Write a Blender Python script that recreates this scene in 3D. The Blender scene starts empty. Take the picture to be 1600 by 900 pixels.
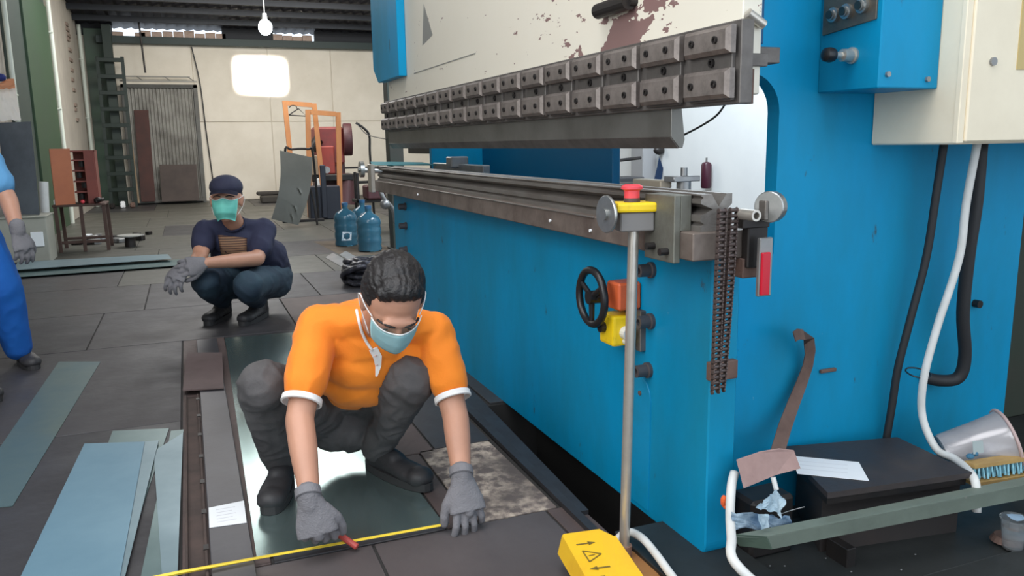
import bpy, bmesh, math, random
import numpy as np
from mathutils import Vector, Matrix, noise
from mathutils.bvhtree import BVHTree
random.seed(7)
C = bpy.context.scene
COL = C.collection
PI = math.pi
V = Vector

# ---------------------------------------------------------------- camera
F = 1260.0
CAMH = 1.10
rx = V((0.92819503, -0.37171145, -0.01686931)); rd = V((-0.08127172, -0.15828372, -0.98404328)); rf = V((0.36311002, 0.91475508, -0.17712779))
cam = bpy.data.cameras.new('camera'); camo = bpy.data.objects.new('camera', cam); COL.objects.link(camo)
cam.sensor_width = 36.0; cam.lens = F * 36.0 / 1600.0; cam.clip_start = 0.02; cam.clip_end = 200
mw = Matrix.Identity(4)
for i in range(3):
    mw[i][0] = rx[i]; mw[i][1] = -rd[i]; mw[i][2] = -rf[i]
mw[2][3] = CAMH
camo.matrix_world = mw
C.camera = camo

def _ray(px, py):
    return rx * (px - 800) + rd * (py - 450) + rf * F
def at(px, py, Y):            # the point of depth Y (metres along the machine) seen at a pixel of the survey photograph
    r = _ray(px, py); return V((0, 0, CAMH)) + r * (Y / r.y)
def atz(px, py, z=0.0):       # the point of height z
    r = _ray(px, py); return V((0, 0, CAMH)) + r * ((z - CAMH) / r.z)

# ---------------------------------------------------------------- world, lights, exposure
w = bpy.data.worlds.new('world'); C.world = w; w.use_nodes = True
nt = w.node_tree; bg = nt.nodes['Background']
bg.inputs[0].default_value = (0.80, 0.90, 1.0, 1); bg.inputs[1].default_value = 1.9
C.view_settings.view_transform = 'Standard'; C.view_settings.look = 'None'
C.view_settings.gamma = 1.0; C.view_settings.exposure = 0.0; C.view_settings.use_curve_mapping = False
C.display_settings.display_device = 'sRGB'

def area(name, loc, target, sx, sy, power, col=(1, 1, 1)):
    l = bpy.data.lights.new(name, 'AREA'); l.shape = 'RECTANGLE'; l.size = sx; l.size_y = sy; l.energy = power; l.color = col
    o = bpy.data.objects.new(name, l); COL.objects.link(o); o.location = loc
    o.rotation_euler = (V(target) - V(loc)).to_track_quat('-Z', 'Y').to_euler(); return o
# daylight through the roof lights of the hall
area('skylight_over_press', (0.0, 1.6, 5.0), (0.4, 2.9, 0), 3.4, 3.5, 200, (0.97, 0.98, 1.0))
area('skylight_middle', (0.6, 12.6, 3.98), (0.6, 12.4, 0), 3.4, 2.8, 230, (1.0, 0.98, 0.95))
area('skylight_back', (1.6, 14.2, 3.8), (1.6, 17.5, 0.8), 4.0, 1.6, 150, (1.0, 0.94, 0.84))
area('skylight_right', (4.2, 6.5, 4.4), (5.4, 8.0, 0.6), 1.6, 4.0, 420, (0.82, 0.92, 1.0))
# low fill light added on the near left to brighten the press front
area('left_fill_light', (-1.68, 1.6, 1.9), (1.2, 2.6, 0.8), 3.6, 2.4, 120, (0.93, 0.97, 1.0))
# patch of sun falling on the back wall through a roof opening
sb_ = area('sunbeam_on_wall', (1.25, 14.0, 3.75), (1.60, 18.0, 2.60), 0.85, 0.60, 70, (1, .98, .93)); sb_.data.spread = math.radians(5)

# ---------------------------------------------------------------- materials
MATS = {}
def mat(name, base, rough=0.6, metal=0.0, c2=None, sc=6.0, amt=0.5, lo=0.4, hi=0.65, bump=0.0, bsc=60.0, stretch=(1, 1, 1), c3=None, sc3=2.0, lo3=.5, hi3=.6, c4=None, sc4=2.0, lo4=.5, hi4=.6, rvar=0.0, spec=None, trans=0.0, sheen=0.0, coat=0.0, ior=None):
    if name in MATS: return MATS[name]
    m = bpy.data.materials.new(name); m.use_nodes = True
    n = m.node_tree.nodes; L = m.node_tree.links; b = n['Principled BSDF']
    b.inputs['Base Color'].default_value = (*base, 1); b.inputs['Roughness'].default_value = rough; b.inputs['Metallic'].default_value = metal
    if trans: b.inputs['Transmission Weight'].default_value = trans
    if ior: b.inputs['IOR'].default_value = ior
    if sheen: b.inputs['Sheen Weight'].default_value = sheen
    if coat: b.inputs['Coat Weight'].default_value = coat
    if spec is not None: b.inputs['Specular IOR Level'].default_value = spec
    tc = n.new('ShaderNodeTexCoord'); mp = n.new('ShaderNodeMapping'); mp.inputs['Scale'].default_value = stretch
    L.new(tc.outputs['Object'], mp.inputs[0])
    col = None
    def layer(prev, c, scale, lo_, hi_, a, seed):
        t = n.new('ShaderNodeTexNoise'); t.inputs['Scale'].default_value = scale; t.inputs['Detail'].default_value = 6; t.inputs['Roughness'].default_value = .62
        t.noise_dimensions = '4D'; t.inputs['W'].default_value = seed
        L.new(mp.outputs[0], t.inputs[0])
        r = n.new('ShaderNodeMapRange'); r.inputs['From Min'].default_value = lo_; r.inputs['From Max'].default_value = hi_; r.inputs['To Max'].default_value = a
        L.new(t.outputs['Fac'], r.inputs['Value'])
        mx = n.new('ShaderNodeMix'); mx.data_type = 'RGBA'
        L.new(r.outputs[0], mx.inputs[0])
        if prev is None: mx.inputs[6].default_value = (*base, 1)
        else: L.new(prev, mx.inputs[6])
        mx.inputs[7].default_value = (*c, 1)
        return mx.outputs[2], r.outputs[0]
    if c2 is not None:
        col, f = layer(col, c2, sc, lo, hi, amt, 1.3)
        if rvar:
            a = n.new('ShaderNodeMath'); a.operation = 'MULTIPLY_ADD'; a.inputs[1].default_value = rvar; a.inputs[2].default_value = rough
            L.new(f, a.inputs[0]); L.new(a.outputs[0], b.inputs['Roughness'])
    if c3 is not None: col, f = layer(col, c3, sc3, lo3, hi3, 1.0, 7.7)
    if c4 is not None: col, f = layer(col, c4, sc4, lo4, hi4, 1.0, 3.1)
    if col is not None: L.new(col, b.inputs['Base Color'])
    if bump:
        t = n.new('ShaderNodeTexNoise'); t.inputs['Scale'].default_value = bsc; t.inputs['Detail'].default_value = 4
        L.new(mp.outputs[0], t.inputs[0])
        bp = n.new('ShaderNodeBump'); bp.inputs['Strength'].default_value = bump; bp.inputs['Distance'].default_value = 0.01
        L.new(t.outputs['Fac'], bp.inputs['Height']); L.new(bp.outputs[0], b.inputs['Normal'])
    MATS[name] = m; return m
def emis(name, col, s):
    m = bpy.data.materials.new(name); m.use_nodes = True; b = m.node_tree.nodes['Principled BSDF']
    b.inputs['Emission Color'].default_value = (*col, 1); b.inputs['Emission Strength'].default_value = s; b.inputs['Base Color'].default_value = (*col, 1); return m

BLUE = mat('blue_machine_paint', (0.0, 0.29, 0.56), .45, 0, (0.008, 0.225, 0.37), 3.0, .9, .38, .66, .05, 30, stretch=(1, 1, .35), c3=(0.05, .075, .09), sc3=16, lo3=.655, hi3=.70, c4=(.30, .50, .60), sc4=60, lo4=.715, hi4=.74, spec=.22)
BLUED = mat('blue_paint_worn', (0.001, 0.28, 0.53), .45, 0, (0.01, 0.20, 0.30), 5, .7, .4, .7, .04, 40, c3=(.12, .06, .05), sc3=7, lo3=.66, hi3=.70)
CREAMCAB = mat('cream_enamel', (0.88, 0.78, 0.60), .45, 0, (0.74, 0.64, 0.48), 4, .5, .45, .7, c3=(.35, .28, .2), sc3=9, lo3=.72, hi3=.78)
STEEL = mat('tool_steel', (0.29, 0.27, 0.25), .42, .7, (0.17, 0.145, 0.125), 14, .8, .4, .65, .08, 90, (1, .25, 1))
STEELD = mat('dark_tool_steel', (0.175, 0.16, 0.15), .5, .5, (0.09, 0.08, 0.074), 10, .8, .4, .65, .08, 80)
CLAMPM = mat('clamp_steel', (0.27, 0.235, 0.215), .5, .55, (0.13, 0.11, 0.10), 20, .8, .4, .65, .1, 120)
RUSTY = mat('rusted_steel', (0.20, 0.125, 0.10), .75, .25, (0.10, 0.06, 0.05), 9, .8, .35, .65, .2, 60)
BRIGHT = mat('bright_steel', (0.60, 0.56, 0.50), .32, .7, (0.45, 0.42, 0.38), 25, .6, .4, .7)
CHROME = mat('galvanised_disc', (0.42, 0.43, 0.42), .35, .85, (0.3, 0.3, 0.3), 30, .6)
BLACKP = mat('black_plastic', (0.012, 0.012, 0.014), .35)
BLACKM = mat('black_metal', (0.02, 0.019, 0.02), .45, .4, (0.045, 0.035, 0.03), 8, .6)
RUBBER = mat('black_rubber', (0.02, 0.02, 0.022), .6)
YEL = mat('yellow_paint', (0.85, 0.50, 0.02), .4, 0, (0.70, 0.36, 0.02), 10, .5, .5, .7)
YELB = mat('yellow_plastic', (0.90, 0.62, 0.01), .4, 0, (.55, .36, .02), 25, .5, .55, .75)
REDB = mat('red_plastic', (0.78, 0.07, 0.09), .4)
REDR = mat('red_reflector', (0.55, 0.01, 0.03), .25)
ORANGEB = mat('orange_red_plastic', (0.70, 0.13, 0.04), .45, 0, (.5, .1, .04), 20, .5)
WHITEP = mat('white_plastic', (0.72, 0.72, 0.70), .45, 0, (.55, .54, .5), 12, .5)
PAPER = mat('white_paper', (0.80, 0.82, 0.84), .8)
GREENP = mat('dark_green_paint', (0.085, 0.125, 0.095), .5, 0, (0.05, 0.075, 0.06), 6, .7, .4, .65, .05, 30)
GREENW = mat('green_wall_paint', (0.045, 0.085, 0.055), .6, 0, (0.07, 0.08, 0.07), 1.5, .6, .4, .6)
SILVER = mat('silver_sheet', (0.35, 0.35, 0.35), .4, .7, (.22, .22, .22), 8, .7)
PLUM = mat('worn_brown_card', (0.36, 0.235, 0.215), .85, 0, (0.27, 0.17, 0.155), 12, .7, .4, .65, .15, 60)
BLKTOP = mat('dark_oiled_plate', (0.045, 0.038, 0.040), .45, .3, (0.07, 0.055, 0.05), 6, .8, .4, .65, .1, 40, rvar=.15)

# ---------------------------------------------------------------- mesh helpers
class G:
    def __init__(s): s.b = bmesh.new()
    def _bev(s, geom, bev, seg=1):
        if bev: bmesh.ops.bevel(s.b, geom=geom, offset=bev, segments=seg, profile=.6, affect='EDGES', clamp_overlap=True)
    def box(s, lo, hi, bev=0.0, rot=None, seg=1):
        lo = V(lo); hi = V(hi); c = (lo + hi) / 2; d = hi - lo
        M = Matrix.Translation(c)
        if rot is not None: M = M @ rot.to_4x4()
        M = M @ Matrix.Diagonal((*d, 1))
        r = bmesh.ops.create_cube(s.b, size=1, matrix=M)
        s._bev(list({e for v in r['verts'] for e in v.link_edges}), bev, seg); return s
    def cyl(s, p, q, r, r2=None, seg=20, bev=0.0):
        p = V(p); q = V(q); d = q - p
        M = Matrix.Translation((p + q) / 2) @ d.to_track_quat('Z', 'Y').to_matrix().to_4x4()
        o = bmesh.ops.create_cone(s.b, cap_ends=True, segments=seg, radius1=r, radius2=r if r2 is None else r2, depth=d.length, matrix=M)
        if bev:
            es = [e for v in o['verts'] for e in v.link_edges]
            s._bev(list({e for e in es if any(len(f.verts) > 4 for f in e.link_faces)}), bev)
        return s
    def ball(s, c, r, sub=2, sc=(1, 1, 1), rot=None):
        M = Matrix.Translation(V(c))
        if rot is not None: M = M @ rot.to_4x4()
        M = M @ Matrix.Diagonal((r * sc[0], r * sc[1], r * sc[2], 1))
        bmesh.ops.create_icosphere(s.b, subdivisions=sub, radius=1, matrix=M); return s
    def loft(s, rings, seg=16, side=(1, 0, 0), cap=True):
        """rings: (point, rx, ry)"""
        vs = []; n = len(rings)
        for i, (p, a, b) in enumerate(rings):
            t = (V(rings[min(i + 1, n - 1)][0]) - V(rings[max(i - 1, 0)][0])).normalized()
            u = V(side) - t * V(side).dot(t)
            if u.length < .05: u = V((0, 1, 0)) - t * t.y
            u.normalize(); w_ = t.cross(u)
            vs.append([s.b.verts.new(V(p) + u * (a * math.cos(2 * PI * k / seg)) + w_ * (b * math.sin(2 * PI * k / seg))) for k in range(seg)])
        for i in range(n - 1):
            for k in range(seg):
                s.b.faces.new((vs[i][k], vs[i][(k + 1) % seg], vs[i + 1][(k + 1) % seg], vs[i + 1][k]))
        if cap: s.b.faces.new(vs[0][::-1]); s.b.faces.new(vs[-1])
        return s
    def tube(s, pts, r, seg=10, sub=6):
        P = [V(p) for p in pts]; Q = []
        if len(P) > 2 and sub > 1:
            E = [P[0] * 2 - P[1]] + P + [P[-1] * 2 - P[-2]]
            for i in range(1, len(E) - 2):
                for k in range(sub):
                    t = k / sub; a, b, c, d = E[i - 1], E[i], E[i + 1], E[i + 2]
                    Q.append(.5 * ((2 * b) + (c - a) * t + (2 * a - 5 * b + 4 * c - d) * t * t + (3 * b - a - 3 * c + d) * t ** 3))
            Q.append(P[-1])
        else: Q = P
        # parallel transport
        t0 = (Q[1] - Q[0]).normalized(); u = t0.orthogonal().normalized(); rings = []
        for i, p in enumerate(Q):
            t = (Q[min(i + 1, len(Q) - 1)] - Q[max(i - 1, 0)]).normalized()
            u = (u - t * u.dot(t)).normalized(); w_ = t.cross(u)
            rings.append([s.b.verts.new(p + (u * math.cos(2 * PI * k / seg) + w_ * math.sin(2 * PI * k / seg)) * r) for k in range(seg)])
        for i in range(len(rings) - 1):
            for k in range(seg): s.b.faces.new((rings[i][k], rings[i][(k + 1) % seg], rings[i + 1][(k + 1) % seg], rings[i + 1][k]))
        s.b.faces.new(rings[0][::-1]); s.b.faces.new(rings[-1]); return s
    def prism(s, poly, axis, a, b, bev=0.0):
        """poly: 2D points in the two other axes; axis 0,1,2; from a to b"""
        def P(u, v, h):
            return V((h, u, v)) if axis == 0 else V((u, h, v)) if axis == 1 else V((u, v, h))
        A = [s.b.verts.new(P(u, v, a)) for u, v in poly]; B = [s.b.verts.new(P(u, v, b)) for u, v in poly]
        n = len(poly); fs = [s.b.faces.new(A), s.b.faces.new(B[::-1])]
        for i in range(n): fs.append(s.b.faces.new((A[i], B[i], B[(i + 1) % n], A[(i + 1) % n])))
        bmesh.ops.recalc_face_normals(s.b, faces=fs)
        if bev: s._bev(list({e for f in fs for e in f.edges}), bev)
        return s
    def lathe(s, prof, c=(0, 0, 0), seg=28, M=None):
        c = V(c); R = []
        for r, z in prof:
            R.append([s.b.verts.new(((M @ V((r * math.cos(2 * PI * k / seg), r * math.sin(2 * PI * k / seg), z))) if M else V((r * math.cos(2 * PI * k / seg), r * math.sin(2 * PI * k / seg), z))) + c) for k in range(seg)])
        for i in range(len(R) - 1):
            for k in range(seg): s.b.faces.new((R[i][k], R[i][(k + 1) % seg], R[i + 1][(k + 1) % seg], R[i + 1][k]))
        s.b.faces.new(R[0][::-1]); s.b.faces.new(R[-1]); return s
    def slab(s, pts, th, up=(0, 0, 1)):
        """flat plate of thickness th hung below the given outline"""
        A = [s.b.verts.new(V(p)) for p in pts]; B = [s.b.verts.new(V(p) - V(up) * th) for p in pts]
        n = len(pts); fs = [s.b.faces.new(A), s.b.faces.new(B[::-1])]
        for i in range(n): fs.append(s.b.faces.new((A[i], B[i], B[(i + 1) % n], A[(i + 1) % n])))
        bmesh.ops.recalc_face_normals(s.b, faces=fs); return s
    def torus(s, c, M, R, r, sx=1.0, seg=36, ms=10):
        vs = []
        for i in range(seg):
            a = 2 * PI * i / seg; row = []
            for k in range(ms):
                b = 2 * PI * k / ms; q = V(((R + r * math.cos(b)) * math.cos(a), (R + r * math.cos(b)) * math.sin(a) * sx, r * math.sin(b)))
                row.append(s.b.verts.new(V(c) + M @ q))
            vs.append(row)
        for i in range(seg):
            for k in range(ms): s.b.faces.new((vs[i][k], vs[(i + 1) % seg][k], vs[(i + 1) % seg][(k + 1) % ms], vs[i][(k + 1) % ms]))
        return s

WLOC = {}
def obj(name, g, m, parent=None, smooth=False, kind=None, label=None):
    b = g.b if isinstance(g, G) else g
    bmesh.ops.recalc_face_normals(b, faces=b.faces)
    xs = [v.co for v in b.verts]
    lo = V((min(v.x for v in xs), min(v.y for v in xs), min(v.z for v in xs))); hi = V((max(v.x for v in xs), max(v.y for v in xs), max(v.z for v in xs)))
    c = (lo + hi) / 2; c.z = lo.z
    for v in b.verts: v.co -= c
    me = bpy.data.meshes.new(name); b.to_mesh(me); b.free()
    if smooth:
        for p in me.polygons: p.use_smooth = True
        if smooth != 'all':
            me.set_sharp_from_angle(angle=math.radians(38))
    if m: me.materials.append(m)
    o = bpy.data.objects.new(name, me); COL.objects.link(o)
    return _par(o, c, parent, kind, label)
def _par(o, c, parent, kind=None, label=None):
    c = V(c)
    if parent is not None:
        o.parent = parent; o.location = c - WLOC[parent]
    else: o.location = c
    WLOC[o] = c
    if kind: o['kind'] = kind
    if label: o['label'] = label
    return o
def share(src, parent, delta, label=None):          # another piece of the same kind sharing its mesh
    o = src.copy(); COL.objects.link(o); c = WLOC[src] + V(delta)
    o.parent = parent; o.location = c - (WLOC[parent] if parent else V((0, 0, 0))); WLOC[o] = c
    if label: o['label'] = label
    return o
def tag(o, label, cat, group=None):
    o['label'] = label; o['category'] = cat
    if group: o['group'] = group
    return o
def thing(name, label, cat, loc=(0, 0, 0), group=None):
    o = bpy.data.objects.new(name, None); o.empty_display_size = .1; COL.objects.link(o); o.location = loc; WLOC[o] = V(loc)
    return tag(o, label, cat, group)
def struct(name, g, m, parent=None, **k):
    return obj(name, g, m, parent, kind=None if parent else 'structure', **k)
# ================================================================ SETTING
FLOORM = mat('concrete_under_plates', (0.03, 0.028, 0.027), .8)
tones = [
    mat('floor_steel_a', (0.062, 0.061, 0.066), .42, .35, (0.040, 0.038, 0.042), 3.0, .8, .35, .65, .12, 25, rvar=.2),
    mat('floor_steel_b', (0.076, 0.074, 0.077), .38, .35, (0.050, 0.046, 0.047), 2.5, .8, .35, .65, .12, 25, rvar=.2),
    mat('floor_steel_c', (0.054, 0.053, 0.059), .45, .35, (0.070, 0.064, 0.066), 3.5, .8, .35, .65, .12, 25, rvar=.2),
]
OLIVE = mat('floor_steel_olive', (0.115, 0.112, 0.095), .40, .25, (0.075, 0.072, 0.062), 2.0, .8, .35, .65, .1, 20, rvar=.2)
RUSTF = mat('floor_steel_rusty', (0.12, 0.085, 0.078), .6, .2, (0.07, 0.052, 0.05), 4, .8, .35, .65, .15, 40)
MOTTLE = mat('mottled_concrete', (0.55, 0.45, 0.36), .8, 0, (0.14, 0.11, 0.10), 20, 1, .40, .56, .25, 50, c3=(.10, .08, .072), sc3=4, lo3=.46, hi3=.66)
DARKF = mat('floor_steel_dark', (0.040, 0.044, 0.044), .42, .3, (0.022, 0.024, 0.024), 3, .8, .35, .65, .12, 25, rvar=.2)

PX0, PX1, PY0, PY1 = 1.04, 1.34, 1.86, 3.11     # pit beside the press
g = G()
g.box((-3.2, -2.5, -.5), (PX0, 19, -.006)); g.box((PX1, -2.5, -.5), (6.2, 19, -.006))
g.box((PX0, -2.5, -.5), (PX1, PY0, -.006)); g.box((PX0, PY1, -.5), (PX1, 19, -.006)); g.box((PX0, PY0, -.5), (PX1, PY1, -.42))
floor = struct('floor', g, FLOORM)
def plate(x0, y0, x1, y1, m, z=0.0, th=.006):
    gap = .004
    return obj('floor_plate', G().box((x0 + gap, y0 + gap, z - th), (x1 - gap, y1 - gap, z), .0015), m, floor)
# plates round the worker
WARMF = mat('floor_steel_warm', (0.115, 0.098, 0.098), .5, .25, (0.08, 0.068, 0.069), 3, .8, .35, .65, .12, 25, rvar=.15)
plate(-.10, -1, .40, 2.10, WARMF); plate(.40, -1, .93, 2.10, WARMF)
plate(-.10, 2.10, .13, 4.95, RUSTF)
plate(.13, 2.10, .62, 2.75, tones[0]); plate(.13, 2.75, .62, 3.9, tones[1]); plate(.13, 3.9, .62, 4.95, tones[2])
plate(.62, 2.10, .70, 2.70, RUSTF); plate(.70, 2.10, .975, 2.72, MOTTLE); plate(.93, 1.86, 1.04, 2.10, RUSTF); plate(.62, 2.70, .76, 4.3, RUSTF); plate(.76, 2.72, .985, 3.5, tones[0])
plate(.76, 3.5, 1.0, 4.95, tones[1]); plate(.62, 4.3, .76, 4.95, RUSTF)
plate(1.0, 3.62, 1.19, 4.95, tones[2]); plate(1.125, 3.12, 1.32, 3.62, tones[1], .004, .01)
plate(.93, 1.0, 1.03, 1.86, RUSTF); plate(.93, -1, 1.03, 1.0, tones[2])
plate(1.03, .2, 1.30, 1.86, DARKF, .022, .028); plate(1.30, .2, 2.2, 1.36, DARKF, .010, .016); plate(2.2, .2, 3.4, 1.36, DARKF, .010, .016)
plate(1.30, 1.36, 2.9, 1.75, DARKF, .004, .010); plate(1.03, -1, 3.4, .2, DARKF)
# left of the long bar
for (x0, y0, x1, y1, t) in [(-1.3, -.5, -.10, 1.9, 2), (-2.6, -.5, -1.3, 1.9, 0), (-1.3, 1.9, -.10, 3.45, 0), (-2.6, 1.9, -1.3, 3.45, 1), (-1.5, 3.45, -.10, 4.95, 2), (-3.0, 3.45, -1.5, 4.95, 0)]:
    plate(x0, y0, x1, y1, tones[t])
rr = random.Random(3)
ys = [4.95, 6.05, 7.22, 8.42, 9.75, 11.2, 12.7, 14.3, 16.0, 17.95]
for i in range(len(ys) - 1):
    xs = [-1.72, -.6 + .25 * (i % 2), .56 + .3 * (i % 3), 1.72, 2.9, 4.2, 5.4]
    for k in range(len(xs) - 1):
        mm = tones[rr.randrange(3)] if i < 2 else (OLIVE if rr.random() < .8 else tones[1])
        if i == 0 and k == 2: mm = RUSTF
        plate(xs[k], ys[i], xs[k + 1], ys[i + 1], mm)
plate(1.9, 1.8, 3.6, 4.95, DARKF); plate(3.6, 1.8, 5.4, 4.95, DARKF)

# long bars beside the pit
DBAR = mat('dark_flat_bar', (0.055, 0.053, 0.058), .4, .4, (0.035, 0.033, 0.036), 6, .7, rvar=.2)
o = obj('flat_bar', G().slab([(.978, 1.80, .016), (1.003, 1.80, .016), (1.045, 3.60, .016), (1.005, 3.60, .016)], .016), DBAR)
tag(o, 'dark flat steel bar on the floor, nearer of the two along the pit edge', 'steel bar')
o = obj('flat_bar', G().slab([(1.006, 2.02, .014), (1.036, 2.02, .014), (1.128, 3.62, .014), (1.050, 3.62, .014)], .014), DBAR)
tag(o, 'dark flat steel bar lying right on the edge of the black pit', 'steel bar')

# ---- walls
WALLC = mat('cream_plaster', (0.80, 0.735, 0.63), .85, 0, (0.68, 0.615, 0.51), 1.3, .8, .4, .65, .05, 30, c3=(.45, .40, .34), sc3=2.2, lo3=.68, hi3=.85)
WHITEW = mat('white_wall', (0.78, 0.80, 0.80), .85, 0, (.70, .72, .73), 1.5, .6)
BEIGE = mat('weathered_masonry', (0.36, 0.33, 0.28), .9, 0, (0.22, 0.19, 0.16), 3.0, .8, .45, .65, .2, 20, c3=(.10, .08, .07), sc3=2.2, lo3=.62, hi3=.7)
wall_back = struct('wall_back', G().box((-2.0, 18.0, 0), (5.7, 18.2, 3.28)), WALLC)
# cast panels of the wall, each a little proud
px = [-1.3, .28, 1.75, 3.05, 4.3, 5.5]
for i in range(5):
    for (z0, z1) in ((0.02, 1.62), (1.63, 3.24)):
        obj('wall_panel', G().box((px[i] + .006, 17.975, z0), (px[i + 1] - .006, 18.0, z1), .004), WALLC, wall_back)
struct('wall_left', G().box((-2.0, -2.5, 0), (-1.75, 18.2, 5.8)), BEIGE)
struct('wall_right', G().box((5.5, -2.5, 0), (5.75, 18.2, 5.8)), WHITEW)
# roof rising toward the viewer
RT = mat('dark_roof_sheet', (0.035, 0.035, 0.045), .6, .3, (0.05, 0.05, 0.062), 2, .6)
g = G()
rings = []
def roofz(y): return 3.50 + .12 * (18 - y)
n = 120
prev = None
for k in range(n + 1):
    x = -2.0 + 7.7 * k / n; z = .018 * math.sin(k * PI / 1.5)
    a = g.b.verts.new((x, 18.3, roofz(18.3) + z)); b_ = g.b.verts.new((x, -2.5, roofz(-2.5) + z))
    if prev: g.b.faces.new((prev[0], a, b_, prev[1]))
    prev = (a, b_)
roof = struct('ceiling', g, RT)
ext = bmesh.new()
PUR = mat('roof_steel', (0.03, 0.033, 0.04), .5, .4)
for y in (17.3, 16.6, 15.9, 15.0, 13.5, 11.5, 9, 6, 3):
    obj('purlin', G().box((-1.75, y - .03, roofz(y) - .13), (5.5, y + .03, roofz(y) - .025), .004), PUR, roof)
# eaves: dark beam, then a ragged gap where daylight comes in over the wall
o = struct('trim_1', G().box((-1.4, 17.78, 3.12), (5.5, 17.96, 3.26), .004), mat('dark_green_beam', (0.03, 0.045, 0.042), .55, .1))
BRK = mat('pale_brick', (0.60, 0.46, 0.38), .85, 0, (.45, .28, .22), 12, .8)
EAV = mat('eaves_board', (0.028, 0.03, 0.036), .7)
segs = [(-2.0, -1.12, 'd'), (-1.12, -.62, 'o'), (-.62, .18, 'b'), (.18, .9, 'l'), (.9, 1.9, 'd'), (1.9, 2.75, 'b'), (2.75, 3.85, 'd'), (3.85, 5.5, 'd')]
eg = G()
for a, b_, k in segs:
    if k == 'd': eg.box((a, 18.0, 3.28), (b_, 18.12, 3.60))
struct('trim_2', eg, EAV)
brow = thing('brick_course', 'low course of pale bricks showing in the gap above the back wall', 'bricks', (0.5, 18.05, 3.28))
src = None
for a, b_, k in segs:
    if k in 'bol':
        x = a
        while x < b_ - .1:
            h = .085 if k != 'o' else .065
            if rr.random() < .85:
                obj('brick', G().box((x, 18.0, 3.28), (x + .19, 18.1, 3.28 + h + rr.uniform(0, .05)), .004), BRK, brow)
            x += .2
# lean panel outside the gap closes the view upward; daylight is the sky itself
# ---- left wall columns, painted panels and pale pipes standing in for daylight slots
LX = -1.75
def lbox(y0, y1, z0, z1, d, m, nm, bev=.004): return struct(nm, G().box((LX, y0, z0), (LX + d, y1, z1), bev), m)
lbox(10.55, 13.85, 0, 4.9, .03, mat('green_grey_paint', (0.030, 0.050, 0.040), .6, 0, (.05, .065, .055), 1.2, .6), 'trim_3')
lbox(11.75, 13.80, 0, 3.15, .06, mat('green_panel_paint', (0.032, 0.070, 0.032), .6, 0, (.03, .055, .033), 1.0, .6), 'trim_4')
struct('trim_5', G().box((-1.62, 17.93, 0), (-1.24, 18.0, 3.4), .004), GREENW)
PALE = mat('daylight_slot_paint', (0.62, 0.66, 0.58), .5)  # pale paint stands in for daylight showing through slots in the wall
for y, z1 in ((10.46, 4.8), (13.95, 4.3), (17.85, 3.45)):
    p = thing('daylight_slot', {10.46: 'pale vertical pipe painted as a daylight slot on the left wall, nearest the frame edge', 13.95: 'pale vertical pipe painted as a daylight slot between green panel and grey masonry', 17.85: 'pale vertical pipe painted as a daylight slot just left of the green ladder'}[y], 'pipe', (LX + .06, y, 0))
    obj('pipe', G().cyl((LX + .07, y, 0), (LX + .07, y, z1), .022 + .0016 * (y - 8), seg=14), PALE, p, smooth=True)
    for z in (.6, 1.7, 2.8): obj('bracket', G().box((LX + .0, y - .045, z), (LX + .10, y + .045, z + .02), .004), PALE, p)
# masonry patches with bare bricks in the pillar
pil = lbox(14.05, 17.75, 0, 4.1, .03, mat('pillar_render', (0.42, 0.385, 0.33), .9, 0, (.33, .30, .26), 2, .6, .4, .6, .15, 20), 'trim_6')
for z in np.arange(1.6, 3.3, .085):
    if rr.random() < .7:
        y = 16.2 + rr.uniform(-.05, .05)
        obj('brick', G().box((LX + .01, y, z), (LX + .055, y + rr.uniform(.2, .38), z + .06), .004), mat('dirty_brick', (0.26, 0.21, 0.17), .9, 0, (.16, .10, .08), 6, .8), pil)
# dark column beside the far end of the press
g = G(); g.box((1.97, 8.34, 0), (2.12, 8.50, 3.9), .005); g.box((1.95, 8.30, 0), (2.14, 8.54, .02))
struct('trim_7', g, mat('column_paint', (0.035, 0.045, 0.036), .6, .1, (.05, .04, .035), 5, .6))
# dark green steel column seen past the rear edge of the press
struct('trim_8', G().box((2.62, 2.1, 0), (3.9, 2.22, 1.02), .004), mat('green_black_panel', (0.030, 0.042, 0.028), .7, 0, (.045, .04, .03), 3, .6))

# ---- corrugated door in the back wall
door = struct('door_1', G().box((-1.03, 17.93, 0.0), (.30, 17.965, 2.35)), mat('door_backing', (0.10, 0.10, 0.10), .8))
CORR = mat('weathered_corrugated', (0.36, 0.35, 0.32), .55, .2, (0.15, 0.14, 0.125), 2.6, .85, .42, .66, .05, 20)
g = G(); prev = None
for k in range(133):
    x = -.99 + 1.24 * k / 132; y = 17.88 + .022 * math.sin(k * PI / 3.5)
    a = g.b.verts.new((x, y, .08)); b_ = g.b.verts.new((x, y, 2.28))
    if prev: g.b.faces.new((prev[0], a, b_, prev[1]))
    prev = (a, b_)
obj('corrugated_sheet', g, CORR, door)
DFR = mat('door_frame_paint', (0.13, 0.13, 0.12), .6, .2, (.08, .07, .06), 6, .6)
obj('frame', G().box((-1.06, 17.84, 0), (-.99, 17.93, 2.36), .004).box((.26, 17.84, 0), (.34, 17.93, 2.36), .004).box((-1.06, 17.84, 2.29), (.34, 17.93, 2.36), .004).box((-1.0, 17.80, .03), (.30, 17.93, .09), .004), DFR, door)
g = G().tube([(-1.05, 17.8, 2.50), (.22, 17.8, 2.50)], .014, sub=1).tube([(-1.05, 17.6, 2.40), (.34, 17.6, 2.40)], .014, sub=1)
for x in (-.75, -.25, .18): g.tube([(x, 17.8, 2.50), (x + .12, 17.6, 2.40)], .010, sub=1)
tag(obj('door_rail', g, mat('rail_grey', (.35, .34, .31), .5, .3), smooth=True), 'thin double metal rail above the corrugated door', 'rail')
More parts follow.
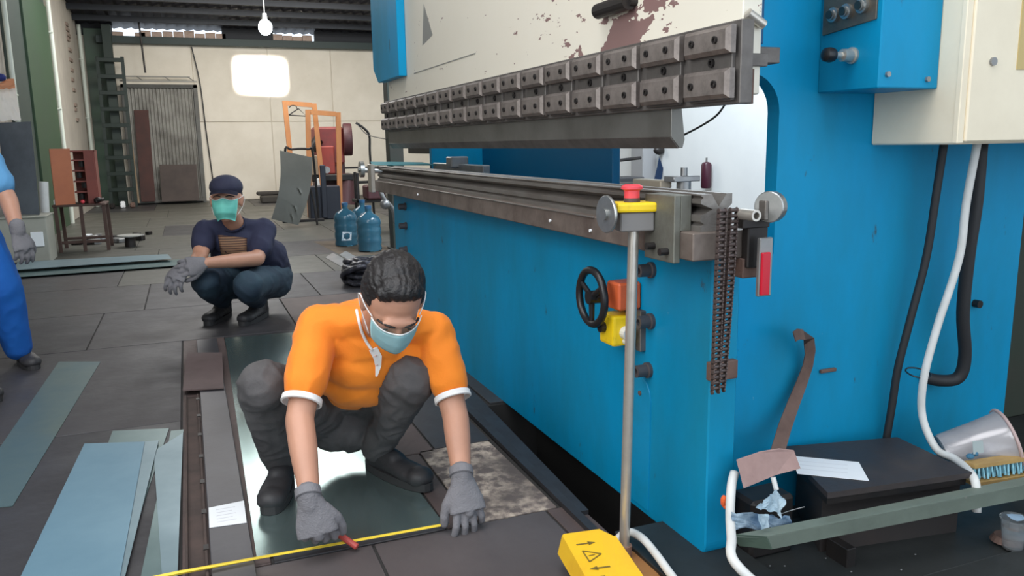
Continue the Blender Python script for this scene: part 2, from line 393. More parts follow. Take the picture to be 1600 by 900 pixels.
o = obj('rusty_sheet', G().slab([(-.88, 17.74, .07), (-.62, 17.74, .07), (-.60, 17.82, 1.86), (-.86, 17.82, 1.86)], .02, (0, -1, 0)), mat('dark_red_rust', (0.085, 0.038, 0.032), .8, .1, (.05, .03, .028), 4, .7))
tag(o, 'tall narrow dark-red rusty sheet leaning on the corrugated door', 'metal sheet')
o = obj('rusty_sheet', G().slab([(-.50, 17.60, .06), (.20, 17.60, .06), (.20, 17.80, .78), (-.49, 17.80, .79)], .02, (0, -1, 0)), mat('brown_black_rust', (0.070, 0.052, 0.045), .7, .2, (.04, .03, .028), 4, .7))
tag(o, 'wide low dark-brown sheet leaning at the foot of the corrugated door', 'metal sheet')
tag(obj('wooden_plank', G().slab([(-.97, 17.70, .05), (-.91, 17.70, .05), (-.94, 17.80, 1.28), (-1.0, 17.80, 1.28)], .03, (0, -1, 0)), mat('old_wood', (.33, .24, .15), .8, 0, (.2, .14, .1), 8, .7, stretch=(1, 1, .2))), 'narrow tan plank leaning between ladder and red rusty sheet', 'plank')
# ladder
lad = thing('ladder', 'tall dark-green steel ladder standing in the back left corner', 'ladder', (-1.2, 17.4, 0))
LG = mat('ladder_green', (0.010, 0.020, 0.015), .5, .1)
for x0, x1 in ((-1.42, -1.38), (-.99, -.95)):
    obj('rail', G().slab([(x0, 17.35, .0), (x0 + .06, 17.35, .0), (x0 + .06, 17.5, 2.84), (x0, 17.5, 2.84)], .05, (0, -1, 0)), LG, lad)
r0 = obj('rung', G().box((-1.41, 17.36, .30), (-.95, 17.41, .375), .004), LG, lad)
for k in range(1, 9): share(r0, lad, (0, .0165 * k, .305 * k))
# green pillar behind ladder
struct('trim_9', G().box((-1.28, 17.62, 0), (-1.12, 17.78, 3.45), .004), mat('pillar_green', (0.022, 0.035, 0.028), .6))
# wires on wall
tag(obj('wall_cable', G().tube([(.30, 17.92, 3.1), (.40, 17.93, 2.4), (.44, 17.93, 1.5), (.50, 17.93, .4)], .012, sub=4), BLACKP, smooth=True), 'thin dark cable running down the cream wall right of the door', 'cable')
# hanging rod above the door
tag(obj('hanging_rod', G().cyl((-.62, 17.5, 3.75), (-.58, 17.55, 2.55), .018, seg=10), BLACKM), 'thin dark rod hanging from the eaves above the corrugated door', 'rod')
# hanging lamp
lamp = thing('ceiling_lamp', 'glaring white bulb hanging below the dark roof', 'lamp', (1.27, 13.0, 2.86))
obj('bulb', G().ball((1.27, 13, 2.86), .10, 3, (1, 1, 1.15)), emis('lamp_glow', (0.85, 0.97, 1.0), 45), lamp, smooth='all')
obj('socket', G().cyl((1.27, 13, 2.95), (1.27, 13, 3.06), .035, .03, 14), WHITEP, lamp)
obj('cord', G().tube([(1.27, 13, 3.05), (1.27, 13, roofz(13) - .03)], .008, sub=1), WHITEP, lamp)
# ================================================================ PRESS BRAKE
press = thing('press_brake', 'huge blue and cream press brake with rows of steel clamps', 'press brake', (1.7, 3.2, 0))
FX = 1.19
# bed beam (front plate) with rounded lower corner at the near end
r = .045
poly = [(4.90, 0.0), (4.98, 0.03), (4.98, .86), (1.65, .86), (1.65, r)] + [(1.65 + r - r * math.cos(a), r - r * math.sin(a)) for a in (PI / 8 * k for k in range(1, 5))]
obj('bed_beam', G().prism(poly, 0, FX, FX + .085, .004), BLUE, press)
# near side frame (C shaped plate) : outline in X-Z, plane Y
thr = [(1.262, 1.262)] + [(1.32 + .097 * math.sin(a) - .0, 1.165 + .097 * math.cos(a)) for a in (PI / 2 * k / 8 for k in range(9))] + [(1.417, .80), (1.262, .80)]
outl = [(1.262, 0.0), (2.345, 0.0), (2.365, 2.15), (1.300, 2.15), (1.300, 1.262)]
side_poly = outl + [(p[0], p[1]) for p in thr[1:]]
side_poly = [p for i, p in enumerate(side_poly) if i == 0 or (V(p) - V(side_poly[i - 1])).length > 1e-4]
sfn = obj('side_frame', G().prism(side_poly, 1, 1.70, 1.745), BLUE, press)
obj('side_frame', G().prism(side_poly, 1, 4.88, 4.925), BLUE, press)
# inner liner of the throat with old red-brown primer patches
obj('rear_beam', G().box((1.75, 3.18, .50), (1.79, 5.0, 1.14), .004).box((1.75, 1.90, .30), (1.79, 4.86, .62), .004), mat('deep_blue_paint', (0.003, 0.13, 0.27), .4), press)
obj('base_box', G().box((1.45, 1.90, .0), (2.2, 4.86, .30), .01), BLUED, press)
# upper blue post of the near frame, standing a little forward
fpo = obj('frame_post', G().box((1.262, 1.672, 1.27), (1.332, 1.70, 2.15), .003), BLUE, press)
gst = obj('groove_shade', G().box((1.336, 1.688, 1.33), (1.350, 1.70, 2.15), .002), mat('blue_shadow_gap', (0.003, .08, .2), .5), press)  # dark blue strip painted as the shade inside the post's groove
# ram
ramm = bpy.data.materials.new('cream_ram_paint'); ramm.use_nodes = True
n_ = ramm.node_tree.nodes; L_ = ramm.node_tree.links; B_ = n_['Principled BSDF']; B_.inputs['Roughness'].default_value = .5
tc = n_.new('ShaderNodeTexCoord')
def noi(scale, det, stretch, wv):
    mp = n_.new('ShaderNodeMapping'); mp.inputs['Scale'].default_value = stretch; L_.new(tc.outputs['Object'], mp.inputs[0])
    t = n_.new('ShaderNodeTexNoise'); t.noise_dimensions = '4D'; t.inputs['W'].default_value = wv; t.inputs['Scale'].default_value = scale; t.inputs['Detail'].default_value = det; t.inputs['Roughness'].default_value = .65
    L_.new(mp.outputs[0], t.inputs[0]); return t.outputs['Fac']
def mth(op, a, b, c=None):
    m = n_.new('ShaderNodeMath'); m.operation = op
    for i, x in enumerate((a, b, c)):
        if x is None: continue
        if isinstance(x, (int, float)): m.inputs[i].default_value = x
        else: L_.new(x, m.inputs[i])
    return m.outputs[0]
sp = n_.new('ShaderNodeSeparateXYZ'); L_.new(tc.outputs['Object'], sp.inputs[0])
# chips get denser round one zone of the plate (world Y about 2.2)
near = mth('SUBTRACT', sp.outputs[1], -1.12)
dens = mth('MAXIMUM', mth('MULTIPLY', mth('MULTIPLY', near, near), -.55), -.30)
big = mth('GREATER_THAN', mth('ADD', noi(3.2, 5, (1, .9, 1.6), 2.2), dens), .495)
small = mth('GREATER_THAN', mth('ADD', noi(26, 4, (1, .45, 1.2), 5.1), mth('MULTIPLY', dens, .22)), .60)
mask = mth('MAXIMUM', big, small)
mx = n_.new('ShaderNodeMix'); mx.data_type = 'RGBA'; L_.new(noi(2, 5, (1, 1, 1), .4), mx.inputs[0]); mx.inputs[6].default_value = (.80, .76, .66, 1); mx.inputs[7].default_value = (.74, .68, .56, 1)
mx2 = n_.new('ShaderNodeMix'); mx2.data_type = 'RGBA'; L_.new(mask, mx2.inputs[0]); L_.new(mx.outputs[2], mx2.inputs[6]); mx2.inputs[7].default_value = (.23, .135, .125, 1)
L_.new(mx2.outputs[2], B_.inputs['Base Color'])
obj('ram', G().box((1.182, 1.552, 1.20), (1.236, 4.95, 2.15), .003), ramm, press)
TRI = mat('grey_sign_print', (0.26, 0.26, 0.24), .6)
obj('warning_triangle', G().slab([(1.1815, 4.17, 1.60), (1.1815, 3.98, 1.63), (1.1815, 4.12, 1.80)], .001, (-1, 0, 0)), TRI, press, label='grey triangular warning sign on the cream ram')
# weld line and edge strip
obj('seam_strip', G().box((1.180, 3.35, 1.475), (1.1822, 4.35, 1.479)), TRI, press)
# eye bolt block at the top
obj('bracket_block', G().cyl((1.16, 2.02, 1.475), (1.16, 2.20, 1.475), .022, seg=18).cyl((1.16, 2.02, 1.475), (1.19, 2.02, 1.475), .012), BLACKM, press)
# clamping rail
obj('clamping_rail', G().box((1.150, 1.512, 1.178), (1.184, 4.93, 1.358), .002), STEELD, press)
obj('rail_end_plate', G().box((1.184, 1.535, 1.178), (1.206, 1.56, 1.255), .001), RUSTY, press)
# clamps
P = .2018
def bolt_g(g, x, y, z, rr_=.0085):
    g.lathe([(rr_, 0), (rr_, .007), (rr_ * .55, .007), (rr_ * .55, .002)], (x, y, z), 12, Matrix(((0, 0, -1), (1, 0, 0), (0, -1, 0))))
c0 = None
for k in range(17):
    y0 = 1.518 + P * k
    if c0 is None:
        g = G(); g.box((1.140, y0 + .012, 1.185), (1.151, y0 + .172, 1.350), .0015)
        c0 = obj('clamp', g, STEELD, press)
        def blk(z0, z1, ex):
            g = G(); r_ = bmesh.ops.create_cube(g.b, size=1, matrix=Matrix.Translation((1.131 - ex / 2, y0 + .088, (z0 + z1) / 2)) @ Matrix.Diagonal((.018 + ex, .176, z1 - z0, 1)))
            es = [e for v in r_['verts'] for e in v.link_edges if all(q.co.x < 1.13 for q in e.verts)]
            bmesh.ops.bevel(g.b, geom=list(set(es)), offset=.009, segments=1, affect='EDGES'); return g
        u0 = obj('upper_block', blk(1.287, 1.347, .004), CLAMPM, c0)
        l0 = obj('lower_block', blk(1.190, 1.255, .004), CLAMPM, c0)
        bs = []
        for (xx, yy, zz, q) in ((1.120, .045, 1.318, .0085), (1.120, .135, 1.318, .0085), (1.120, .045, 1.222, .0085), (1.120, .135, 1.222, .0085), (1.141, .085, 1.272, .010)):
            g = G(); bolt_g(g, xx, y0 + yy, zz, q); bs.append(obj('bolt', g, BLACKM, c0))
    else:
        c = share(c0, press, (0, P * k, 0))
        for q in (u0, l0, *bs): share(q, c, (0, P * k, 0))
# punch (upper tool)
pp = [(1.160, 1.19), (1.160, 1.108), (1.186, 1.080), (1.196, 1.080), (1.202, 1.10), (1.190, 1.19)]
pt = obj('punch', G().prism(pp, 1, 1.80, 4.92, .0012), mat('punch_steel', (0.20, 0.195, 0.18), .42, .6, (0.13, .125, .112), 5, .8, .4, .65, .04, 60), press)
obj('edge_facet', G().slab([(1.1592, 1.802, 1.109), (1.1592, 4.918, 1.109), (1.1850, 4.918, 1.0795), (1.1850, 1.802, 1.0795)], .001, (1, 0, 1)), STEELD, pt)
# bed rail and its dies
obj('bed_rail', G().box((1.070, 1.560, .822), (1.268, 4.97, .888), .003), mat('bed_rail_steel', (0.22, 0.18, 0.155), .5, .4, (0.11, 0.082, 0.07), 9, .85, .4, .65, .1, 60), press)
rbq = obj('rail_bolt', G().cyl((1.065, 2.35, .853), (1.071, 2.35, .853), .005, seg=12), PAPER, press, label='small whitish plug on the bed rail')
share(rbq, press, (0, -.28, -.006)); share(rbq, press, (0, 1.6, 0))
die = None
def vdie(y0, y1, cx=1.1425, zc=.9315, h=.0435):
    pr = []
    L = cx - h; R = cx + h; T = zc + h; Bm = zc - h
    pr += [(L, Bm), (L, Bm + .012), (L + .010, Bm + .018), (L, Bm + .024), (L, zc - .006), (L + .034, zc + .008), (L, zc + .022), (L, T - .013), (L + .007, T - .008), (L, T - .003), (L + .003, T)]
    pr += [(cx - .014, T), (cx + .006, T - .030), (cx + .028, T), (R, T), (R, zc + .02), (R - .012, zc + .008), (R, zc - .004), (R, Bm)]
    return G().prism(pr, 1, y0, y1)
die = obj('die_block', vdie(1.575, 4.99), STEEL, None)
tag(die, 'long grooved steel die block lying on the rail of the blue press', 'die')
DP = mat('greenish_clamp_plate', (0.20, 0.205, 0.175), .5, .5, (.13, .12, .10), 10, .8, .4, .65, .1, 70)
cp = obj('die_clamp', G().box((1.052, 1.612, .812), (1.070, 1.745, .972), .002).box((1.070, 1.612, .888), (1.0985, 1.745, .972), .001), DP, press)
for (yy, zz) in ((1.72, .935), (1.70, .845), (1.64, .838)): obj('screw', G().cyl((1.030, yy, zz), (1.053, yy, zz), .009, seg=12), BLACKM, cp)
cp2 = obj('die_clamp', G().box((1.045, 4.93, .815), (1.070, 5.03, .985), .003), BRIGHT, press)
# edge scratches of the rail
obj('rail_lip', G().box((1.066, 2.05, .884), (1.071, 4.6, .889), .001), STEEL, press)
# bolts on the blue front
b0 = None
for (y, z) in ((1.93, .743), (1.93, .596), (1.94, .450), (4.68, .74), (4.68, .625), (4.70, .48)):
    g = G().lathe([(.023, 0), (.023, .010), (.018, .012), (.018, .044), (.009, .044), (.009, .020)], (FX, y, z), 18, Matrix(((0, 0, -1), (1, 0, 0), (0, -1, 0))))
    obj('bolt', g, mat('bolt_grey', (.10, .09, .095), .5, .4), press, smooth=True)
# access cover plate on the front
cov = [(1.93, .02), (2.075, .02)] + [(2.0 + .075 * math.cos(a), .36 + .07 * math.sin(a)) for a in (PI * k / 8 for k in range(9))] + [(1.925, .36)]
cv = obj('access_cover', G().prism(cov, 0, FX - .004, FX + .001, .001), BLUED, press)
obj('screw', G().cyl((FX - .008, 1.98, .37), (FX - .003, 1.98, .37), .007, seg=10), RUSTY, cv)
# hand wheel with gear boxes
hw = obj('hand_wheel', G().torus((1.075, 2.075, .650), Matrix(((0, 0, 1), (1, 0, 0), (0, 1, 0))), .080, .0115), BLACKP, press, smooth='all')
g = G().cyl((1.062, 2.075, .650), (1.105, 2.075, .650), .020, seg=18)
for a in (.5, 2.6, 4.7): g.cyl((1.075, 2.075, .650), (1.075, 2.075 + .078 * math.cos(a), .650 + .078 * math.sin(a)), .0095, .0075, 10)
obj('spoke', g, BLACKP, hw, smooth=True)
gb = obj('gear_box', G().box((1.115, 1.985, .620), (1.19, 2.06, .700), .006), ORANGEB, press, label='orange-red gear box behind the hand wheel')
obj('shaft', G().cyl((1.08, 2.06, .655), (1.19, 2.06, .655), .014, seg=14), BLACKM, gb)
yb = obj('limit_box', G().box((1.100, 1.99, .515), (1.175, 2.075, .605), .008, seg=2), YELB, press, label='small yellow switch box under the hand wheel')
g = G().cyl((1.085, 2.045, .565), (1.102, 2.045, .565), .016, seg=16).box((1.088, 2.03, .556), (1.099, 2.062, .574), .002)
obj('switch_knob', g, BLACKP, yb)
obj('cable_gland', G().cyl((1.14, 1.965, .555), (1.14, 1.992, .555), .020, seg=16).cyl((1.14, 1.965, .53), (1.14, 1.995, .53), .010, seg=12), WHITEP, yb)
obj('mounting_plate', G().box((1.172, 1.96, .50), (1.192, 2.09, .62), .002), STEELD, yb)
# chain, hanging double run
chm = mat('oily_chain', (0.10, 0.085, 0.082), .5, .6, (.16, .11, .10), 60, .7)
def link(c):
    g = G()
    for dx in (-.0088, .0088):
        g.lathe([(.0068, -.0014), (.0068, .0014)], V(c) + V((dx, 0, .0045)), 8, Matrix(((0, 0, 1), (1, 0, 0), (0, 1, 0))))
        g.lathe([(.0068, -.0014), (.0068, .0014)], V(c) + V((dx, 0, -.0045)), 8, Matrix(((0, 0, 1), (1, 0, 0), (0, 1, 0))))
        g.box(V(c) + V((dx - .0012, -.0042, -.005)), V(c) + V((dx + .0012, .0042, .005)))
    g.cyl(V(c) + V((-.0105, 0, .0045)), V(c) + V((.0105, 0, .0045)), .0046, seg=8)
    return g
ch = thing('chain', 'dark greasy roller chain hanging in two runs at the bed end', 'chain', (1.14, 1.52, .50))
l0 = None
for run, (xa, xb) in enumerate(((1.124, 1.128), (1.158, 1.146))):
    for k in range(33):
        t = k / 32
        z = .935 - .0132 * k - .0; x = xa + (xb - xa) * t ** 2; y = 1.528 + .012 * t + .004 * run
        if l0 is None: l0 = obj('chain_link', link((x, y, z)), chm, ch); base = V((x, y, z))
        else: share(l0, ch, V((x, y, z)) - base)
# sprocket end fittings
ef = obj('end_bracket', G().box((1.205, 1.535, .80), (1.262, 1.56, .935), .003).box((1.185, 1.53, .895), (1.262, 1.56, .935), .002), BLACKM, press)
obj('roller_disc', G().cyl((1.232, 1.502, .945), (1.253, 1.512, .945), .036, seg=32, bev=.002), CHROME, ef)
obj('roller_pin', G().lathe([(.013, 0), (.013, .055), (.008, .055), (.008, .02)], (1.178, 1.530, .930), 18, Matrix(((1, 0, 0), (0, 0, -1), (0, 1, 0)))), BRIGHT, ef, smooth=True)
obj('pin_nut', G().box((1.222, 1.50, .915), (1.232, 1.53, .96), .002), STEEL, ef)
rb = obj('reflector_arm', G().box((1.209, 1.497, .738), (1.246, 1.509, .875), .002), SILVER, press)
obj('reflector', G().box((1.211, 1.489, .742), (1.235, 1.4975, .842), .002), REDR, rb, label='small red reflector strip')
obj('stop_block', G().box((1.200, 1.545, .775), (1.262, 1.60, .822), .002), RUSTY, press)
obj('rust_bracket', G().box((1.180, 1.630, .500), (1.262, 1.652, .548), .002), RUSTY, press)
obj('sensor_bracket', G().box((1.205, 1.545, 1.262), (1.25, 1.565, 1.29), .001).box((1.25, 1.60, 1.275), (1.33, 1.66, 1.312), .002), STEELD, press)
obj('guide_pin', G().lathe([(.011, 0), (.011, .05), (.007, .05), (.007, .02)], (1.186, 1.54, 1.375), 16, Matrix(((0, 1, 0), (1, 0, 0), (0, 0, 1))) @ Matrix.Rotation(-PI / 2 - .5, 3, 'X')), BRIGHT, press, smooth=True)
# back gauge finger
bgf = obj('gauge_finger', G().cyl((1.335, 2.0, .93), (1.335, 2.0, .985), .021, seg=20, bev=.003).cyl((1.335, 2.0, .985), (1.335, 2.0, 1.022), .010, seg=14).box((1.285, 1.975, .982), (1.375, 2.03, .998), .002), SILVER, press, smooth=True)
obj('finger_tip', G().box((1.275, 2.03, .962), (1.315, 2.19, .985), .003), mat('tan_metal', (.42, .36, .28), .5, .4), bgf)
obj('gauge_bar', G().box((1.40, 3.9, .93), (1.44, 4.8, .99), .004).box((1.36, 4.3, .97), (1.46, 4.40, 1.03), .006), SILVER, press)
obj('gauge_rack', G().box((1.56, 4.95, 1.035), (1.60, 6.0, 1.13), .004), BLACKM, press)
# far cylinder housing
hp = [(5.14, 2.15), (5.14, 1.56), (5.02, 1.475), (4.50, 1.475), (4.50, 2.15)]
obj('cylinder_housing', G().prism(hp, 0, 1.135, 1.181, .003), BLUE, press)
# control box
cb = obj('control_box', G().box((1.537, 1.50, 1.213), (1.728, 1.70, 1.75), .003), BLUE, press, label='blue control box with push buttons and a lever knob')
pn = obj('button_panel', G().prism([(1.515, 1.372), (1.688, 1.355), (1.688, 1.49), (1.515, 1.49)], 0, 1.532, 1.5375, .001), mat('panel_steel', (.20, .17, .13), .4, .6, (.1, .08, .07), 15, .7), cb)
for (y, z) in ((1.648, 1.400), (1.605, 1.402), (1.555, 1.408)):
    g = G().lathe([(.018, 0), (.018, .009), (.013, .010), (.013, .016), (.010, .017)], (1.532, y, z), 18, Matrix(((0, 0, -1), (1, 0, 0), (0, -1, 0))))
    bt = obj('push_button', g, CHROME, pn, smooth=True)
    obj('button_cap', G().cyl((1.5125, y, z), (1.516, y, z), .0105, seg=16), mat('dark_button_cap', (.02, .03, .03), .3), pn)
g = G().lathe([(.020, 0), (.020, .006), (.016, .008), (.015, .034), (.008, .036), (.008, .062)], (1.537, 1.585, 1.296), 20, Matrix(((0, 0, -1), (1, 0, 0), (0, -1, 0))))
kn = obj('lever_socket', g, BRIGHT, cb, smooth=True)
obj('knob', G().lathe([(.010, .058), (.016, .062), (.018, .072), (.016, .086), (.008, .092)], (1.537, 1.585, 1.296), 20, Matrix(((0, 0, -1), (1, 0, 0), (0, -1, 0)))), BLACKP, kn, smooth=True)
for (x, z) in ((1.562, 1.245), (1.690, 1.235), (1.575, 1.435)):
    obj('screw', G().cyl((x, 1.493, z), (x, 1.501, z), .0065, seg=10), SILVER, cb)
# cream electric cabinet
cab = obj('electric_cabinet', G().box((1.728, 1.44, 1.078), (2.60, 1.70, 2.0), .004), CREAMCAB, press, label='cream electric cabinet on the frame side')
dr = obj('cabinet_door', G().box((1.745, 1.424, 1.084), (2.62, 1.44, 2.0), .003), CREAMCAB, cab)
obj('edge_trim', G().box((1.724, 1.43, 1.08), (1.745, 1.445, 2.0), .002), CREAMCAB, cab)
obj('door_lock', G().cyl((1.812, 1.418, 1.272), (1.812, 1.425, 1.272), .010, seg=16), SILVER, dr)
obj('label_plate', G().box((1.895, 1.4215, 1.255), (1.99, 1.4245, 1.42)), mat('old_yellow_label', (.55, .42, .18), .6), dr, label='yellowed label plate')
# side of the machine: stray bolts and the stud
sst = obj('side_stud', G().cyl((2.175, 1.68, .60), (2.175, 1.70, .60), .012, seg=12), BLACKM, press)
slm = obj('slot_mark', G().box((1.59, 1.690, .455), (1.645, 1.70, .465), .002), RUSTY, press)

# cables
def cable(nm, pts, r_, m, label):
    o = obj(nm, G().tube(pts, r_), m, None, smooth='all'); return tag(o, label, 'cable')
black_c = cable('black_cable', [(1.905, 1.62, 1.078), (1.903, 1.63, .95), (1.895, 1.64, .77), (1.865, 1.65, .60), (1.84, 1.66, .45), (1.832, 1.665, .33), (1.815, 1.67, .16)], .011, RUBBER, 'black cable dropping from the cream cabinet behind the dark plate')
cable('white_cable', [(p[0] * 1.0765, p[1] * 1.0765, 1.1 + (p[2] - 1.1) * 1.0765) for p in ((1.955, 1.56, 1.078), (1.945, 1.57, .92), (1.935, 1.57, .77), (1.885, 1.58, .58), (1.85, 1.58, .44), (1.855, 1.58, .33))] + [at(1462, 700, 1.64), at(1490, 716, 1.58), at(1508, 730, 1.52), at(1522, 748, 1.45), at(1526, 770, 1.43), at(1526, 800, 1.42)], .0115, WHITEP, 'white cable looping down from the cream cabinet past the dark plate')
hose_c = cable('thick_black_hose', [(2.02, 1.60, 1.078), (2.02, 1.60, .92), (2.02, 1.61, .77), (2.03, 1.62, .60), (2.065, 1.63, .47), (2.06, 1.64, .40), (2.01, 1.66, .39), (1.985, 1.70, .395)], .018, RUBBER, 'thick black hose curling into the blue side of the press')
KF = 1.83 / 1.70
def rescale(o, k=KF, top=True):
    # enlarge a finished piece about the viewpoint height axis: bigger and farther, on the frame plane Y = 1.83
    if o.data:
        for v in o.data.vertices: v.co *= k
    c = WLOC[o]; n_c = V((c.x * k, c.y * k, CAMH + (c.z - CAMH) * k)); WLOC[o] = n_c
    o.location = n_c - (WLOC[o.parent] if o.parent else V((0, 0, 0)))
    for q in o.children: rescale(q, k, False)
tie = obj('cable_tie', G().torus((1.862, 1.61, .445), Matrix.Rotation(.2, 3, 'X'), .033, .0022, seg=20, ms=6), BLACKP)
tag(tie, 'thin black tie holding black and white cables together', 'cable tie')

bpy.context.view_layer.update()
for o in (sfn, fpo, gst, sst, slm, cb, cab, tie, black_c, hose_c): rescale(o)
# ---- foot switch stand
fs = thing('foot_switch', 'yellow foot pedal box with steel pole and red emergency button', 'foot switch', (.93, 1.65, .0))
g = G()
pA = [(.834, 1.766, .095), (.925, 1.735, .105), (.945, 1.70, .10), (.893, 1.33, .075), (.775, 1.37, .07)]
g.slab(pA, .006)
g.slab([(.834, 1.766, .095), (.775, 1.37, .07), (.765, 1.37, .035), (.822, 1.768, .045)], .005, (1, 0, 0))
g.slab([(.834, 1.766, .095), (.925, 1.735, .105), (.925, 1.745, .03), (.834, 1.775, .03)], .005, (0, -1, 0))
g.slab([(.945, 1.70, .10), (.893, 1.33, .075), (.90, 1.33, .0), (.955, 1.70, .0)], .005, (-1, 0, 0))
obj('pedal_hood', g, YEL, fs)
obj('base_plate', G().slab([(.86, 1.79, .012), (1.05, 1.75, .012), (.99, 1.30, .012), (.80, 1.33, .012)], .010), mat('orange_worn_base', (.42, .20, .07), .6, .1, (.3, .12, .05), 8, .7), fs)
obj('foot_pad', G().box((.835, 1.42, .012), (.895, 1.60, .045), .006), BLACKP, fs)
PRT = mat('dark_print', (0.16, 0.11, 0.02), .6)
# printed arrows and triangle on the hood
O = V((.834, 1.766, .0955)); U = (V((.925, 1.735, .1055)) - O).normalized(); W = (V((.775, 1.37, .0705)) - O).normalized(); N = U.cross(W).normalized(); N = N if N.z > 0 else -N
def pr(u, v): return O + U * u + W * v + N * .0012
def stroke(g, a, b, wd=.0022):
    d = (V(b) - V(a)).normalized(); s_ = V((-d.y, d.x)) * wd
    g.slab([pr(a[0] + s_.x, a[1] + s_.y), pr(b[0] + s_.x, b[1] + s_.y), pr(b[0] - s_.x, b[1] - s_.y), pr(a[0] - s_.x, a[1] - s_.y)], .0006, N)
g = G()
stroke(g, (.016, .055), (.052, .055)); g.slab([pr(.046, .047), pr(.064, .055), pr(.046, .063)], .0006, N)
stroke(g, (.022, .085), (.024, .135), .0016); stroke(g, (.022, .085), (.062, .108), .0016); stroke(g, (.062, .108), (.024, .135), .0016); stroke(g, (.030, .110), (.046, .108), .0014)
stroke(g, (.028, .165), (.064, .165)); g.slab([pr(.034, .157), pr(.014, .165), pr(.034, .173)], .0006, N)
stroke(g, (.016, .20), (.040, .20), .0018)
obj('printed_symbols', g, PRT, fs, label='dark printed arrows and warning triangle')
obj('pole', G().cyl((.998, 1.74, .012), (1.018, 1.74, .885), .0135, seg=20), BRIGHT, fs, smooth=True)
obj('pole_socket', G().cyl((.998, 1.74, .010), (.999, 1.74, .045), .020, seg=20), mat('socket_rust', (.30, .17, .12), .6, .3), fs, smooth=True)
R10 = Matrix.Rotation(-.25, 3, 'Z')
sb = obj('switch_box', G().box((.975, 1.705, .882), (1.060, 1.775, .928), .003, rot=R10), mat('grey_box_body', (.20, .19, .185), .5), fs)
obj('box_lid', G().box((.966, 1.700, .929), (1.066, 1.780, .952), .006, rot=R10, seg=2), YELB, sb)
g = G().lathe([(.020, .952), (.020, .962)], (1.012, 1.74, 0), 20)
obj('button_collar', g, mat('dark_collar', (.08, .05, .05), .5), sb)
obj('emergency_button', G().lathe([(.019, .962), (.019, .980), (.0265, .984), (.0265, .990), (.018, .995)], (1.012, 1.74, 0), 28), REDB, sb, smooth=True, label='red mushroom emergency button')
dM = Matrix.Rotation(-.85, 3, 'Z')
dc = V((.942, 1.74, .925)); dn = V((-1, -.04, 0)).normalized()
obj('round_disc', G().cyl(dc - dn * .004, dc + dn * .004, .046, seg=36, bev=.002).cyl(dc, dc + dn * .010, .014, seg=20).cyl(dc - dn * .05, dc, .010, seg=12), CHROME, sb, smooth=True)
cable('pit_wire', [atz(893, 742, -.40), atz(915, 744, -.405), atz(932, 758, -.405), atz(945, 776, -.405)], .004, SILVER, 'thin pale wire lying in the black pit under the press')
cable('pedal_cable', [(1.00, 1.80, .02), (1.035, 1.79, .05), (1.05, 1.74, .055), (1.045, 1.66, .05), (1.025, 1.52, .04), (1.02, 1.40, .035)], .011, WHITEP, 'white cable curling round the foot of the steel pole')
# ================================================================ SHEETS, BARS AND PAPERS ON THE FLOOR
def sheetmat(nm, a, b, rough=.32, metal=.45, **k): return mat(nm, a, rough, metal, b, 2.2, .8, .35, .65, .03, 14, rvar=.12, **k)
SH_BLUE = sheetmat('film_blue_steel', (0.155, 0.275, 0.35), (0.12, 0.225, 0.295), .45, .2)
SH_TEAL = sheetmat('film_teal_steel', (0.13, 0.205, 0.205), (0.09, 0.145, 0.15), .32, .4)
SH_PALE = sheetmat('film_pale_steel', (0.21, 0.30, 0.34), (0.16, 0.235, 0.265), .35, .4)
SH_GREEN = sheetmat('film_green_steel', (0.115, 0.165, 0.155), (0.075, 0.14, 0.165), .35, .3)
def fsheet(pts, z, m, label, th=.0025, group=None):
    P_ = [atz(x, y, z) for x, y in pts]
    return tag(obj('steel_sheet', G().slab(P_, th), m), label, 'metal sheet', group)
# the sheet being measured
tag(obj('steel_sheet', G().slab([(.130, 4.90, .004), (.530, 4.87, .004), (.618, 2.128, .004), (.092, 2.140, .004)], .003),
        mat('zinc_sheet', (0.36, 0.47, 0.46), .17, .85, (0.26, 0.36, 0.35), 1.6, .8, .35, .65, .03, 8, rvar=.10)), 'long teal-grey steel sheet under the squatting man in orange', 'metal sheet')
fsheet([(92, 565), (157, 565), (20, 790), (-70, 800)], .003, SH_GREEN, 'greenish steel strip on the floor at the left edge, apart from the stack')
fsheet([(176, 673), (264, 669), (176, 930), (80, 930)], .004, SH_TEAL, 'long dull sheet at the bottom of the stack, under the blue one')
fsheet([(267, 673), (287, 671), (246, 940), (212, 940)], .007, SH_TEAL, 'narrow teal strip right of the blue sheet, left of its paler neighbour')
fsheet([(240, 705), (286, 676), (276, 930), (255, 930)], .010, SH_PALE, 'thin pale strip lying closest to the rusty channel')
fsheet([(222, 690), (248, 688), (188, 930), (150, 930)], .0135, SH_PALE, 'pale strip showing along the right side of the blue sheet')
fsheet([(132, 693), (226, 690), (182, 930), (18, 930)], .017, SH_BLUE, 'big plain blue-filmed sheet on top of the stack on the floor')
fsheet([(28, 409), (262, 397), (268, 404), (20, 422)], .05, SH_PALE, 'far pale strip with a bright edge, upper of two by the blue-trousered man')
fsheet([(10, 421), (268, 406), (300, 404), (300, 413), (10, 434)], .02, SH_TEAL, 'wide dull strip lying under the far pale strip by the back')
BW = mat('timber_block', (.10, .08, .06), .8)
b = obj('timber_block', G().box((-1.35, 8.35, .0), (-.40, 8.55, .017), .002), BW); tag(b, 'flat dark batten carrying the two far strips', 'batten')

